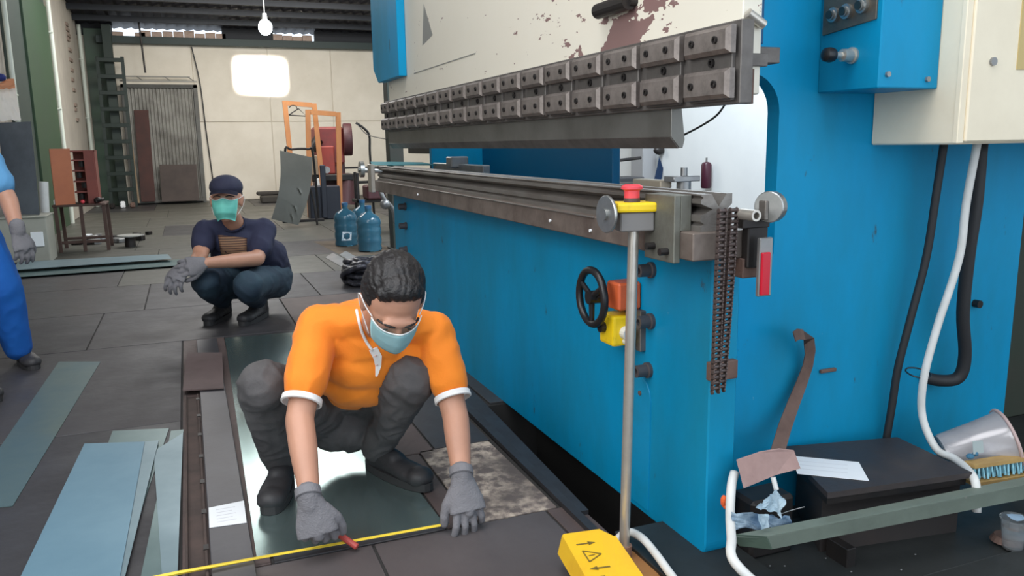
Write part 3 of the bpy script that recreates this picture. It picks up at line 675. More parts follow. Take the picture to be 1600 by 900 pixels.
# long channel and flat bar left of the worker
bar = obj('flat_bar', G().box((-.024, 1.2, 0), (.084, 4.85, .020), .002), mat('grey_flat_bar', (0.085, 0.083, 0.092), .42, .4, (0.06, 0.056, 0.06), 5, .7, .35, .65, .05, 30))
tag(bar, 'wide flat grey bar running along the left of the measured sheet', 'steel bar')
chn = thing('rusty_channel', 'rust-brown channel with dark notches left of the wide grey bar', 'steel channel', (-.06, 2.8, 0))
g = G().box((-.088, 1.2, 0), (-.080, 3.76, .016), .001).box((-.038, 1.2, 0), (-.030, 3.76, .016), .001).box((-.082, 1.2, 0), (-.036, 3.76, .004))
obj('channel', g, mat('channel_brown', (0.085, 0.058, 0.050), .75, .2, (.045, .033, .03), 9, .8), chn)
n0 = obj('notch', G().box((-.041, 1.98, .0162), (-.027, 2.01, .0185)), BLACKM, chn)
for k in range(1, 8): share(n0, chn, (0, .24 * k, 0))
tag(obj('rusty_plate', G().slab([(-.095, 3.80, .030), (.078, 3.76, .030), (.098, 4.44, .030), (-.075, 4.52, .030)], .006), mat('flat_rust', (0.135, 0.095, 0.092), .7, .1, (.09, .065, .06), 5, .7)), 'square brownish rusty plate lying across the flat bar', 'metal plate')
lab = tag(obj('paper_label', G().slab([(-.022, 2.345, .0215), (.080, 2.335, .0215), (.083, 2.495, .0215), (-.020, 2.485, .0215)], .001), PAPER), 'small white sheet of paper lying on the grey bar', 'paper')
g = G()
for k in range(5): g.slab([(.0, 2.37 + .022 * k, .0219), (.055 - .01 * (k % 2), 2.37 + .022 * k, .0219), (.055 - .01 * (k % 2), 2.374 + .022 * k, .0219), (.0, 2.374 + .022 * k, .0219)], .0003)
obj('faint_print', g, mat('faint_grey_print', (.62, .62, .66), .8), lab)

# measuring tape
tp = obj('tape_measure', G().slab([(-.75, 2.072, .032), (-.10, 2.090, .030), (.10, 2.100, .022), (.30, 2.092, .022), (.62, 2.082, .022), (.62, 2.092, .024), (.30, 2.102, .024), (.10, 2.110, .024), (-.10, 2.100, .032), (-.75, 2.082, .034)], .0008, (0, 0, 1)), mat('tape_yellow', (.80, .58, .05), .45))
tag(tp, 'yellow measuring tape pulled across the sheet by both gloved hands', 'tape measure')
o = obj('red_marker', G().cyl((.312, 2.112, .040), (.352, 2.072, .014), .009, seg=12, bev=.002), mat('dull_red_marker', (.42, .06, .05), .5))
tag(o, 'small dull-red marker pinched under the right glove at the tape', 'marker')

# ================================================================ CLUTTER AT THE FOOT OF THE PRESS
cs = thing('dark_steel_box', 'low dark steel box with an overhanging plate lid against the press', 'box', (1.76, 1.66, 0))
bz = [(1.495, 1.562), (1.925, 1.50), (1.96, 1.76), (1.62, 1.80)]
obj('body', G().slab([(x, y, .165) for x, y in bz], .161), mat('box_black_brown', (0.035, 0.030, 0.029), .6, .2, (.055, .04, .035), 5, .7), cs)
obj('lid', G().slab([(1.465, 1.513, .200), (1.911, 1.457, .200), (1.94, 1.735, .200), (1.575, 1.815, .200)], .016), BLKTOP, cs)
obj('lid_lip', G().slab([(1.475, 1.525, .183), (1.905, 1.469, .183), (1.935, 1.73, .183), (1.58, 1.81, .183)], .022), BLACKM, cs)
pp_ = tag(obj('paper_sheet', G().slab([atz(1236, 712, .202), atz(1342, 722, .202), atz(1358, 751, .202), atz(1246, 740, .202)], .001), PAPER), 'folded white paper lying on the dark plate lid', 'paper')
g = G()
for k in range(3):
    a = atz(1246, 720 + 6 * k, .2026); b_ = atz(1325, 727 + 6 * k, .2026); g.slab([a, b_, b_ + V((0, .002, 0)), a + V((0, .002, 0))], .0003)
obj('faint_lines', g, mat('faint_line_print', (.62, .63, .66), .8), pp_)
# green angle bar laid across in front of the box
GB = mat('green_bar_paint', (0.165, 0.20, 0.165), .55, .1, (0.12, 0.145, 0.12), 8, .7, .4, .65, .08, 50, c3=(.28, .27, .24), sc3=20, lo3=.70, hi3=.74)
gbr = thing('green_angle_bar', 'dull green angle bar lying across the front of the dark box', 'angle bar', (1.8, 1.45, 0))
a0 = at(1199, 838, 1.46); a1 = at(1600, 758, 1.38); b0_ = at(1207, 858, 1.46); b1_ = at(1600, 781, 1.38)
ex = (a1 - a0).normalized(); a1 = a1 + ex * .25; b1_ = b1_ + ex * .25
obj('front_flange', G().slab([b0_, b1_, a1, a0], .006, (0, -1, 0)), GB, gbr)
obj('top_flange', G().slab([a0, a1, a1 + V((0, .045, -.004)), a0 + V((-.07, .045, -.004))], .005), GB, gbr)
obj('end_flange', G().slab([b0_, a0, a0 + V((-.07, .045, -.0)), b0_ + V((-.06, .045, 0))], .004, (1, 0, 0)), GREENP, gbr)
obj('support_block', G().box((1.50, 1.47, 0), (1.53, 1.545, .055), .002), BLACKM, gbr)
# rusty curled strip leaning on the side frame
def ribbon(pts, hw, th):
    g = G(); n = len(pts); P_ = [V(p) for p in pts]; rows = []
    for i, p in enumerate(P_):
        t = (P_[min(i + 1, n - 1)] - P_[max(i - 1, 0)]).normalized()
        wd = V((1, 0, 0)) if abs(t.x) < .8 else V((.6, 0, -.8))
        u = (wd - t * wd.dot(t)).normalized(); nn = t.cross(u)
        h = hw[i] if isinstance(hw, (list, tuple)) else hw
        rows.append([g.b.verts.new(p + u * h + nn * th), g.b.verts.new(p - u * h + nn * th), g.b.verts.new(p - u * h - nn * th), g.b.verts.new(p + u * h - nn * th)])
    for i in range(n - 1):
        for k in range(4): g.b.faces.new((rows[i][k], rows[i][(k + 1) % 4], rows[i + 1][(k + 1) % 4], rows[i + 1][k]))
    g.b.faces.new(rows[0][::-1]); g.b.faces.new(rows[-1]); return g
st = [at(1212, 716, 1.70), at(1226, 668, 1.76), at(1240, 630, 1.79), at(1252, 600, 1.80), at(1262, 572, 1.80), at(1266, 550, 1.79), at(1264, 533, 1.775), at(1256, 523, 1.76), at(1247, 522, 1.745), at(1241, 526, 1.735)]
tag(obj('rusty_strip', ribbon(st, [.020, .020, .020, .020, .019, .018, .017, .016, .015, .014], .0015), RUSTY, smooth=True), 'long rust-brown steel strip with a curled top leaning on the press side', 'metal strip')
# brown card
cd = [at(1151, 720, 1.60), at(1188, 707, 1.60), at(1218, 702, 1.60), at(1241, 705, 1.60), at(1251, 732, 1.57), at(1213, 742, 1.575), at(1162, 763, 1.57)]
tag(obj('brown_card', G().slab(cd, .003, (0, -.6, -.8)), PLUM), 'crumpled piece of brown-pink card bridging cable and dark box', 'card')
obj_pad = tag(obj('dark_block', G().box((1.30, 1.60, .0), (1.44, 1.695, .165), .01), BLACKM), 'black block hidden behind the crumpled plastic and brown card', 'block')
cable('floor_white_cable', [at(1148, 738, 1.62), at(1143, 760, 1.60), at(1141, 800, 1.56), at(1143, 840, 1.50), at(1149, 880, 1.44), V((1.20, 1.36, .035)), V((1.20, 1.20, .035)), V((1.15, .9, .034))], .012, WHITEP, 'white cable running down beside the front corner of the press')
tag(obj('orange_rag', G().ball(at(1131, 783, 1.60), .012, 2, (.7, .8, 1.4)).ball(at(1137, 791, 1.595), .011, 2, (1.2, .8, .8)), mat('orange_cloth', (.80, .13, .03), .8)), 'small orange-red rag stuck behind the white cable', 'rag')
# plastic wrappers
PL = mat('blue_white_plastic', (0.62, 0.76, 0.86), .22, 0, (.14, .26, .42), 14, .9, .42, .58, .2, 30)
PLW = mat('pale_plastic', (0.72, 0.84, 0.90), .25, 0, (.5, .68, .8), 10, .7, .4, .6, .2, 30)
def crumple(cpts, seed, z=.012, res=10):
    g = G(); A, B2, Cc, D = [V(p) for p in cpts]; vs = []
    for i in range(res + 1):
        row = []
        for k in range(res + 1):
            u = i / res; v = k / res
            p = (A * (1 - u) + B2 * u) * (1 - v) + (D * (1 - u) + Cc * u) * v
            d = noise.noise(p * 45 + V((seed, 0, 0)))
            row.append(g.b.verts.new(p + V((d * .004, -abs(d) * .02, d * z))))
        vs.append(row)
    for i in range(res):
        for k in range(res): g.b.faces.new((vs[i][k], vs[i + 1][k], vs[i + 1][k + 1], vs[i][k + 1]))
    r_ = bmesh.ops.solidify(g.b, geom=g.b.faces[:], thickness=.0012); return g
tag(obj('plastic_wrapper', crumple([at(1140, 800, 1.53), at(1233, 806, 1.50), at(1236, 824, 1.50), at(1146, 824, 1.53)], 1), PL), 'flat blue and white plastic wrapper lying in front of the black block', 'wrapper')
tag(obj('plastic_wrapper', crumple([at(1180, 792, 1.50), at(1212, 764, 1.53), at(1223, 775, 1.53), at(1218, 803, 1.50)], 5), PLW), 'pale crumpled plastic bag standing up above the blue wrapper', 'wrapper')
tag(obj('plastic_wrapper', crumple([at(1183, 803, 1.485), at(1198, 803, 1.485), at(1199, 824, 1.48), at(1186, 829, 1.48)], 9, .006, 6), PLW), 'small white plastic tongue hanging over the blue wrapper', 'wrapper')
tag(obj('wire_piece', G().tube([at(1220, 803, 1.51), at(1238, 797, 1.51), at(1257, 792, 1.50)], .0012, 6, 3), SILVER), 'short bare wire sticking out of the wrappers', 'wire')
tag(obj('fluorescent_tube_end', G().cyl(at(1208, 746, 1.57), at(1213, 765, 1.56), .0065, seg=12), WHITEP, smooth=True), 'short whitish peg under the brown card', 'peg')
# clear drum lying behind the dark box
DR = mat('grimy_clear_plastic', (0.42, 0.40, 0.41), .18, .15, (.24, .24, .26), 5, .8, .4, .6, .1, 12, rvar=.2)
d0 = at(1478, 712, 1.64); d1 = at(1572, 690, 1.56)
ax = (d1 - d0).normalized(); Mq = ax.to_track_quat('Z', 'Y').to_matrix()
L0 = (d1 - d0).length
dr_ = obj('plastic_drum', G().lathe([(.062, -.01), (.066, .0), (.078, L0 * .55), (.088, L0 * .92), (.094, L0), (.091, L0 + .004), (.085, L0 * .9), (.06, .02)], d0, 36, Mq), DR, smooth=True)
tag(dr_, 'grimy translucent tapered drum lying on its side at the right edge', 'drum')
obj('rim', G().torus(d1, Mq, .094, .005, seg=40), mat('pinkish_rim', (.50, .36, .34), .4), dr_, smooth='all')
obj('sticker', G().slab([at(1520, 690, 1.535), at(1536, 688, 1.535), at(1537, 707, 1.525), at(1521, 710, 1.525)], .001, (0, -1, 0)), mat('worn_sticker', (.36, .42, .42), .6), dr_, label='small worn pale sticker')
# brush
br = thing('scrub_brush', 'wooden brush with light-blue bristles leaning by the drum', 'brush', (2.1, 1.50, .1))
w0 = at(1524, 727, 1.50); w1 = at(1625, 712, 1.46); exb = (w1 - w0)
WOOD = mat('brush_wood', (0.48, 0.31, 0.11), .55, 0, (.30, .18, .07), 10, .7, stretch=(1, 3, 1))
def bar_(g, a, b_, h, d_):
    dx = V((0, d_, 0)); dz = V((0, 0, h)); g.slab([a, b_, b_ + dx, a + dx], h); return g
obj('back_board', bar_(G(), w0, w1, .011, .035), WOOD, br)
obj('lower_board', bar_(G(), at(1524, 755, 1.49), at(1625, 740, 1.45), .010, .035), WOOD, br)
BR = mat('blue_bristle', (0.32, 0.62, 0.72), .6, 0, (.12, .34, .44), 60, .9)
t0 = None
g = G(); rr = random.Random(5)
for k in range(46):
    f_ = (k + .5) / 46
    p = w0.lerp(w1, f_) + V((0, .004 + .01 * (k % 3), -.010)); q = p + V((rr.uniform(-.006, .006), -.008, -.030 - rr.random() * .004)); g.cyl(p, q, .0022, .0034, 6)
obj('bristles', g, BR, br, kind='stuff')
tag(obj('bristle_hank', G().ball(at(1516, 713, 1.53), .010, 2, (1.3, 1, .8)).ball(at(1524, 709, 1.53), .008, 2), mat('blue_string', (.04, .15, .25), .7)), 'tiny dark-blue knot of string between drum and brush', 'string')
# cup
cup = thing('plastic_cup', 'clear plastic cup half full of water on the dark floor', 'cup', (1.962, 1.372, .004))
CL = mat('clear_cup', (0.93, 0.96, 0.98), .05, 0, trans=.93, ior=1.2)
cc = V((1.972, 1.368, .0105)); CK = 1.28
obj('cup_wall', G().lathe([(a * CK, b_ * CK) for a, b_ in ((.019, 0), (.026, .062), (.0285, .064), (.0285, .067), (.0255, .0655), (.018, .003))], cc, 32), CL, cup, smooth=True)
obj('water', G().lathe([(.0175 * CK, .003 * CK), (.0225 * CK, .045 * CK), (.0225 * CK, .0455 * CK)], cc, 28), mat('water', (0.85, 0.92, 0.96), .02, 0, trans=.95, ior=1.33), cup, smooth=True)
obj('peel_lid', crumple([cc + V((-.024, -.012, .088)), cc + V((.012, -.022, .091)), cc + V((.026, .008, .090)), cc + V((-.010, .022, .089))], 3, .003, 5), mat('lid_film', (.45, .62, .78), .25), cup)
tag(obj('rust_flange', G().cyl((1.99, 1.40, .012), (1.99, 1.40, .028), .04, .03, 18), RUSTY), 'small rusty lump on the floor below the white cable end', 'scrap')
g = G()
for (x, y) in ((1203, 884), (1380, 840), (1330, 893), (1408, 890), (1226, 884), (1290, 872), (1430, 866)): g.ball(atz(x, y, .012), .0025, 1, (1.4, 1, .6))
tag(obj('metal_crumbs', g, SILVER, kind='stuff'), 'tiny bright metal crumbs strewn on the dark floor in front of the green bar', 'crumbs')

# ================================================================ THINGS FURTHER BACK
CART = mat('teal_sheet_edge', (0.02, 0.22, 0.25), .4, .1)
tag(obj('teal_sheet', G().slab([(1.07, 5.02, .981), (1.36, 4.6, .981), (1.50, 5.4, .981), (1.22, 5.75, .986)], .004), CART), 'thin teal sheet lying on the far end of the bed', 'metal sheet')
# water bottles
WB = mat('blue_bottle_plastic', (0.05, 0.17, 0.26), .12, 0, (.08, .24, .34), 6, .6, trans=.35)
def bottle(p, s, label, first=None):
    t = thing('water_bottle', label, 'bottle', p, 'big blue water bottles by the column')
    pr_ = [(.10, 0), (.128, .012), (.13, .03), (.122, .07), (.13, .10), (.13, .14), (.122, .17), (.13, .20), (.13, .24), (.123, .27), (.13, .30), (.128, .335), (.105, .375), (.045, .41), (.032, .425), (.032, .46)]
    if first is None:
        b = obj('bottle_body', G().lathe([(r_ * s, z * s) for r_, z in pr_], p, 32), WB, t, smooth=True)
        c = obj('bottle_cap', G().lathe([(.036 * s, .455 * s), (.036 * s, .485 * s), (.030 * s, .49 * s)], p, 20), mat('blue_cap', (.03, .12, .25), .4), t, smooth=True)
        t['n'] = 1; del t['n']; return t, b, c, V(p)
    _, b, c, q = first
    share(b, t, V(p) - q); share(c, t, V(p) - q); return t
f0 = bottle((1.60, 9.02, .001), .98, 'big blue water bottle with a pale label, leftmost of the three')
lb = V((1.60, 9.02, 0))
obj('bottle_label', G().slab([lb + V((-.075, -.1135, .07)), lb + V((.03, -.1285, .07)), lb + V((.04, -.128, .16)), lb + V((-.06, -.118, .17))], .002, (0, -1, 0)), mat('label_print', (.42, .60, .72), .5, 0, (.8, .85, .9), 22, 1, .45, .55), f0[0])
bottle((1.735, 8.42, .001), .98, 'big blue water bottle, frontmost of the three beside the column', f0)
bottle((1.86, 9.36, .001), .98, 'big blue water bottle behind the other two, mostly hidden', f0)
# brown cardboard patches under the bottles
tag(obj('cardboard_sheet', G().slab([(1.35, 8.75, .0), (1.85, 8.6, .0), (1.9, 9.5, .0), (1.4, 9.6, .0)], .0), None) if False else obj('cardboard_sheet', G().slab([(1.40, 8.15, .0008), (2.0, 8.05, .0008), (1.95, 9.5, .0008), (1.32, 9.6, .0008)], .0008), mat('flat_cardboard', (.17, .125, .085), .9, 0, (.10, .08, .06), 4, .8)), 'flattened brown cardboard under the blue water bottles', 'cardboard')
for (pts, lbl) in (([(520, 395), (585, 430), (575, 440), (508, 402)], 'narrow grey offcut strip on the floor pointing to the bottles, left one'), ([(540, 392), (600, 425), (594, 432), (530, 398)], 'narrow grey offcut strip on the floor under the black bundle, right one')):
    tag(obj('offcut_strip', G().slab([atz(x, y, .004) for x, y in pts], .003), SILVER), lbl, 'offcut')
# black crumpled bundle beside the press
g = G()
rr = random.Random(11)
for k in range(16):
    a = rr.random() * PI * 2; rad = .17 + rr.uniform(-.03, .03)
    c = V((1.30 + rr.uniform(-.05, .05), 6.42 + rr.uniform(-.08, .08), .08 + rr.uniform(-.0, .05)))
    g.torus(c, Matrix.Rotation(rr.uniform(-.5, .5), 3, 'X') @ Matrix.Rotation(rr.uniform(-.5, .5), 3, 'Y'), rad, .022, seg=26, ms=7)
for v in g.b.verts:
    v.co.z = max(v.co.z, .002) + .02 * abs(noise.noise(v.co * 20))
tag(obj('strap_bundle', g, mat('black_strap', (0.03, 0.03, 0.038), .35, .1, (.12, .12, .15), 30, .8, .5, .62), smooth='all', kind='stuff'), 'coiled bundle of dark strapping at the far front corner of the press', 'bundle')
# leaning grey sheet, slightly curved
g = G(); pts = []
A = at(437, 235, 11.9); B2 = at(488, 246, 11.9); Cc = at(466, 352, 11.5); D = at(424, 342, 11.5); Cc.z = max(Cc.z, .01); D.z = max(D.z, .01)
res = 8; vs = []
for i in range(res + 1):
    row = []
    for k in range(5):
        v = i / res; u = k / 4
        p = (A * (1 - u) + B2 * u) * (1 - v) + (D * (1 - u) + Cc * u) * v
        p += V((.05 * math.sin(v * PI), -.25 * math.sin(v * PI) * .3, 0)); row.append(g.b.verts.new(p))
    vs.append(row)
for i in range(res):
    for k in range(4): g.b.faces.new((vs[i][k], vs[i + 1][k], vs[i + 1][k + 1], vs[i][k + 1]))
bmesh.ops.solidify(g.b, geom=g.b.faces[:], thickness=.006)
tag(obj('leaning_sheet', g, mat('dull_grey_sheet', (0.20, 0.205, 0.185), .55, .3, (.15, .155, .14), 2.5, .7, .35, .65, .05, 10), smooth=True), 'tall curved grey-green sheet leaning in front of the orange frames', 'metal sheet')
# steel trolley frame behind the leaning sheet
tr = thing('sheet_rack', 'dark tube rack holding up the curved grey sheet', 'rack', (1.55, 12.1, 0))
g = G().tube([(1.35, 12.25, .0), (1.35, 12.25, 1.0), (1.45, 12.25, 1.06), (1.68, 12.25, 1.06), (1.75, 12.25, .98), (1.78, 12.25, 0.0)], .018, 8, 5)
obj('hoop', g, BLACKM, tr, smooth=True)
r_ = obj('rack_leg', G().tube([(1.50, 12.1, .95), (1.62, 11.7, .45), (1.66, 11.6, .0)], .016, 8, 3), BLACKM, tr)
obj('rack_foot', G().box((1.25, 12.2, 0), (1.85, 12.26, .04), .004), BLACKM, tr)
# orange painted door frames
ORF = mat('orange_wood', (0.50, 0.20, 0.06), .6, 0, (0.38, 0.145, 0.045), 6, .7, .4, .65, stretch=(1, 1, .25))
def frame(name, Y0, Y1, x0, x1, z1, t, label, lean=0.0, x0b=None):
    th = thing(name, label, 'frame', ((x0 + x1) / 2, Y0, 0))
    sl_ = V((x0b or 0, 0, 0))
    obj('left_post', G().slab([V((x0, Y1, z1)), V((x0 + t, Y1, z1)), V((x0 + t, Y0, .0)) + sl_, V((x0, Y0, .0)) + sl_], .05, (0, -1, 0)), ORF, th)
    obj('right_post', G().slab([V((x1 - t, Y1, z1 - .04)), V((x1, Y1, z1 - .04)), V((x1, Y0, .0)) + sl_, V((x1 - t, Y0, .0)) + sl_], .05, (0, -1, 0)), ORF, th)
    obj('head_rail', G().slab([V((x0 + t, Y1 - .004, z1)), V((x1 - t, Y1 - .004, z1 - .03)), V((x1 - t, Y1 - .02, z1 - .03 - t)), V((x0 + t, Y1 - .02, z1 - t))], .045, (0, -1, 0)), ORF, th)
    return th
fr = frame('wooden_stand', 13.35, 13.75, 1.53, 2.07, 1.83, .075, 'orange wooden frame at the left, with the coat hanger, leaning back', x0b=.02)
fr2 = frame('wooden_stand', 13.06, 13.32, 1.83, 2.38, 1.67, .075, 'shorter orange wooden frame on the right, in front of the red machine', x0b=-.10)
hg = thing('coat_hanger', 'dark wire coat hanger on the left orange frame', 'hanger', (1.72, 13.6, 1.62))
obj('hanger_wire', G().tube([(1.60, 13.62, 1.60), (1.88, 13.62, 1.58), (1.76, 13.62, 1.70), (1.60, 13.62, 1.60)], .009, 6, 1), BLACKM, hg)
obj('hanger_hook', G().tube([(1.74, 13.62, 1.69), (1.72, 13.62, 1.74), (1.66, 13.63, 1.75), (1.62, 13.66, 1.72)], .007, 6, 3), BLACKM, hg)
# red power press
rp = thing('power_press', 'dark red power press with a big flywheel behind the orange frames', 'press machine', (2.35, 14.5, 0))
REDM = mat('dull_red_paint', (0.24, 0.035, 0.03), .5, 0, (.12, .03, .03), 4, .7)
MAR = mat('maroon_paint', (0.10, 0.035, 0.04), .5, .1, (.06, .03, .03), 4, .7)
obj('column', G().box((2.10, 14.5, .05), (2.62, 15.0, 1.10), .03), MAR, rp)
obj('head', G().box((2.12, 14.35, .78), (2.60, 15.0, 1.43), .04), REDM, rp)
obj('slide', G().box((2.16, 14.22, .62), (2.40, 14.40, 1.10), .02), mat('red_slide', (.34, .045, .03), .5, 0, (.2, .04, .03), 8, .6), rp)
Mx = Matrix.Rotation(PI / 2 + .35, 3, 'Y')
fw = obj('flywheel', G().lathe([(.05, -.07), (.27, -.07), (.28, -.05), (.28, .05), (.27, .07), (.05, .07)], at(543, 218, 14.4), 36, Matrix.Rotation(-.12, 3, 'Z') @ Matrix.Rotation(PI / 2, 3, 'Y')), MAR, rp, smooth=True)
obj('motor', G().cyl((2.02, 14.3, 1.05), (2.16, 14.3, 1.22), .09, seg=16), BLACKM, rp)
obj('bolster', G().box((1.98, 14.15, .50), (2.70, 14.6, .62), .02), BLACKM, rp)
obj('worn_guard', G().box((1.98, 14.1, .62), (2.12, 14.2, .95), .01), mat('tan_guard', (.35, .26, .18), .6), rp)
obj('blue_gauge', G().cyl((2.22, 14.05, .70), (2.22, 14.12, .70), .06, seg=16), CHROME, rp)
obj('valve', G().box((2.05, 14.0, .40), (2.13, 14.1, .56), .01), PAPER, rp)
obj('curved_base', G().cyl((2.55, 14.3, .10), (2.62, 14.3, .62), .22, .12, 20), MAR, rp, smooth=True)
tag(obj('black_crate', G().box((1.70, 12.50, .0), (2.16, 12.80, .50), .01).box((1.87, 12.45, .02), (1.95, 12.50, .82), .01), mat('navy_black', (.018, .022, .035), .5)), 'black box on the floor behind the leaning sheet and frames', 'box')
# bent pipe stand and lathe-like machine
pp_ = thing('bent_pipe', 'thin dark pipe bent over at the top beside the red machine', 'pipe', (2.3, 11.0, 0))
obj('pipe', G().tube([at(556, 192, 11), at(568, 200, 11), at(577, 212, 11), at(578, 240, 11), V((2.34, 11, .55)), V((2.35, 11, .0))], .016, 8, 4), BLACKM, pp_, smooth=True)
tag(obj('sagging_wire', G().tube([at(557, 193, 10.98), at(572, 209, 10.3), at(590, 215, 9.3), at(604, 217, 8.42)], .006, 6, 4), BLACKM), 'thin wire sagging from the bent pipe to the dark column', 'wire')
lt = thing('bench_grinder_stand', 'small grimy bench machine between bottles and dark column', 'machine', (2.25, 10.3, 0))
GR = mat('grimy_machine', (.10, .095, .09), .55, .4, (.2, .19, .18), 8, .6)
obj('spindle', G().cyl((2.02, 10.3, .80), (2.55, 10.3, .76), .035, seg=16).cyl((2.04, 10.3, .80), (2.09, 10.3, .80), .10, seg=20), CHROME, lt, smooth=True)
obj('body', G().box((2.10, 10.2, .42), (2.34, 10.5, .60), .02), MAR, lt)
for (a, b_) in (((1.98, 10.25), (2.02, 10.25)), ((2.48, 10.25), (2.50, 10.25)), ((2.02, 10.6), (2.04, 10.6)), ((2.46, 10.6), (2.48, 10.6))):
    obj('leg', G().box((a[0], a[1], 0), (a[0] + .035, a[1] + .035, .76), .004), BLACKM, lt)
obj('shelf', G().box((1.98, 10.25, .38), (2.52, 10.62, .42), .004), BLACKM, lt)
obj('tray', G().box((2.35, 10.1, .50), (2.56, 10.3, .62), .02), SILVER, lt)
tag(obj('wall_rail', G().box((2.5, 17.2, .30), (3.9, 17.26, .36), .004).box((2.5, 17.2, .62), (3.9, 17.24, .66), .004).box((2.5, 17.2, 0), (2.56, 17.26, .66)).box((3.84, 17.2, 0), (3.9, 17.26, .66)), BLACKM), 'low dark steel rail in front of the cream back wall', 'rail')
tag(obj('pipe_stack', G().box((1.35, 16.8, 0), (2.05, 17.3, .13), .02).box((1.3, 17.2, .13), (2.0, 17.5, .2), .02), mat('dark_timber', (.05, .045, .04), .8)), 'low dark stack along the back wall behind the capped man', 'stack')
tag(obj('dark_post_stub', G().box((1.55, 14.9, 0), (1.66, 15.0, .34), .01), BLACKM), 'short dark block left of the leaning grey sheet', 'block')
# metal clamp on machine end: greenish post
g = G().box((1.90, 7.9, 0), (1.96, 7.98, .52), .01)
tag(obj('green_post', G().box((1.86, 7.55, 0), (1.97, 7.66, .40), .01), mat('post_green', (.03, .07, .03), .6)), 'short green post by the far end of the press', 'post')
tag(obj('hose_fitting', G().tube([(1.68, 7.6, .78), (1.70, 7.55, .62), (1.80, 7.6, .50), (1.84, 7.65, .36)], .022, 8, 5).ball((1.72, 7.55, .55), .05, 2), SILVER, smooth='all'), 'tangled silvery pipe fitting hanging past the end of the press', 'fitting')

# ---- left side
tag(obj('dark_slate_sheet', G().slab([(-1.72, 9.55, .47), (-1.40, 9.28, .47), (-1.40, 9.42, 1.39), (-1.74, 9.72, 1.39)], .025, (.3, -1, 0)), mat('blue_grey_slate', (0.17, 0.20, 0.24), .6, 0, (.115, .135, .165), 5, .8, .35, .65, .1, 20)), 'tall blue-grey sheet leaning on the green wall at the left edge', 'sheet')
b1 = thing('shop_bench', 'low cream bench box under the blue-grey sheet at the left edge', 'bench', (-1.55, 9.6, 0))
CR2 = mat('dirty_cream_panel', (0.36, 0.36, 0.31), .6, 0, (.28, .28, .24), 3, .7)
obj('front_panel', G().box((-1.74, 9.10, .0), (-1.33, 9.14, .47), .004), CR2, b1)
obj('side_panel', G().box((-1.36, 9.14, .0), (-1.33, 9.60, .47), .004), CR2, b1)
obj('bench_top', G().box((-1.745, 9.08, .455), (-1.32, 9.62, .468), .004), CR2, b1)
obj('foot_rail', G().box((-1.72, 9.0, .0), (-1.05, 9.07, .03), .004), BLACKM, b1)
tag(obj('white_cloth', crumple([at(0, 132, 9.7), at(23, 130, 9.7), at(33, 188, 9.6), at(-8, 188, 9.6)], 2, .02, 8), mat('white_cotton', (.85, .83, .80), .9)), 'white cloth hanging above the blue-grey sheet', 'cloth')
tag(obj('orange_cloth', crumple([at(-4, 130, 9.66), at(22, 122, 9.66), at(24, 138, 9.62), at(-4, 140, 9.62)], 6, .02, 6), mat('peach_cloth', (.70, .40, .25), .9)), 'peach-coloured fold over the hanging white cloth', 'cloth')
tag(obj('dark_hat', G().ball(at(1, 121, 9.64), .05, 2, (1, 1, .8)), mat('navy_cloth', (.02, .03, .15), .9), smooth='all'), 'dark blue hat above the hanging white cloth', 'hat')
tag(obj('white_tube', G().cyl(at(68, 284, 9.75), at(73, 392, 9.75), .045, seg=16), WHITEP, smooth=True), 'white upright roll between blue-grey sheet and orange cabinet', 'roll')
tag(obj('white_block', G().box(at(50, 386, 9.09) - V((0, .01, 0)), at(67, 362, 9.09) + V((0, .005, 0)), .004), PAPER), 'small white block set against the cream bench box', 'card')  # thin white block against the bench front
tb = thing('work_stool', 'dark rusty iron table standing under the orange cabinet', 'table', (-1.15, 10.2, 0))
IR = mat('dark_rusty_iron', (0.075, 0.045, 0.038), .7, .2, (.12, .07, .05), 8, .6)
obj('table_top', G().box((-1.38, 9.95, .495), (-.86, 10.45, .52), .006), IR, tb)
for (x, y) in ((-1.37, 9.96), (-.90, 9.96), (-1.37, 10.41), (-.90, 10.41)):
    obj('leg', G().slab([(x, y, .495), (x + .035, y, .495), (x + .045, y, 0), (x + .01, y, 0)], .035, (0, -1, 0)), IR, tb)
obj('leg', G().box((-1.12, 9.94, .0), (-1.085, 9.975, .495), .003), IR, tb)
obj('cross_bar', G().box((-1.36, 9.97, .09), (-.88, 10.0, .12), .003).box((-1.36, 10.42, .09), (-.88, 10.45, .12), .003), IR, tb, kind='stuff')
oc = thing('orange_cabinet', 'orange-brown open cabinet with dark pigeonholes standing on the table', 'cabinet', (-1.13, 10.15, .52))
OC = mat('orange_brown_panel', (0.46, 0.145, 0.06), .5, 0, (.36, .11, .05), 4, .6)
OCD = mat('red_brown_panel', (0.22, 0.055, 0.04), .6, 0, (.13, .035, .03), 5, .6)
obj('door', G().slab([(-1.335, 9.92, .52), (-1.155, 10.02, .52), (-1.155, 10.02, 1.12), (-1.335, 9.92, 1.12)], .02, (.4, -1, 0)), OC, oc)
obj('shell', G().box((-1.16, 10.28, .52), (-.92, 10.30, 1.10), .003).box((-.94, 10.02, .52), (-.92, 10.28, 1.10), .003).box((-1.16, 10.02, 1.08), (-.92, 10.28, 1.10), .003), OCD, oc)
obj('side_panel', G().box((-1.03, 10.015, .52), (-.93, 10.035, 1.10), .003), OCD, oc)
s0 = obj('shelf', G().box((-1.155, 10.04, .64), (-1.03, 10.27, .655)), OCD, oc)
for k in range(1, 4): share(s0, oc, (0, 0, .115 * k))
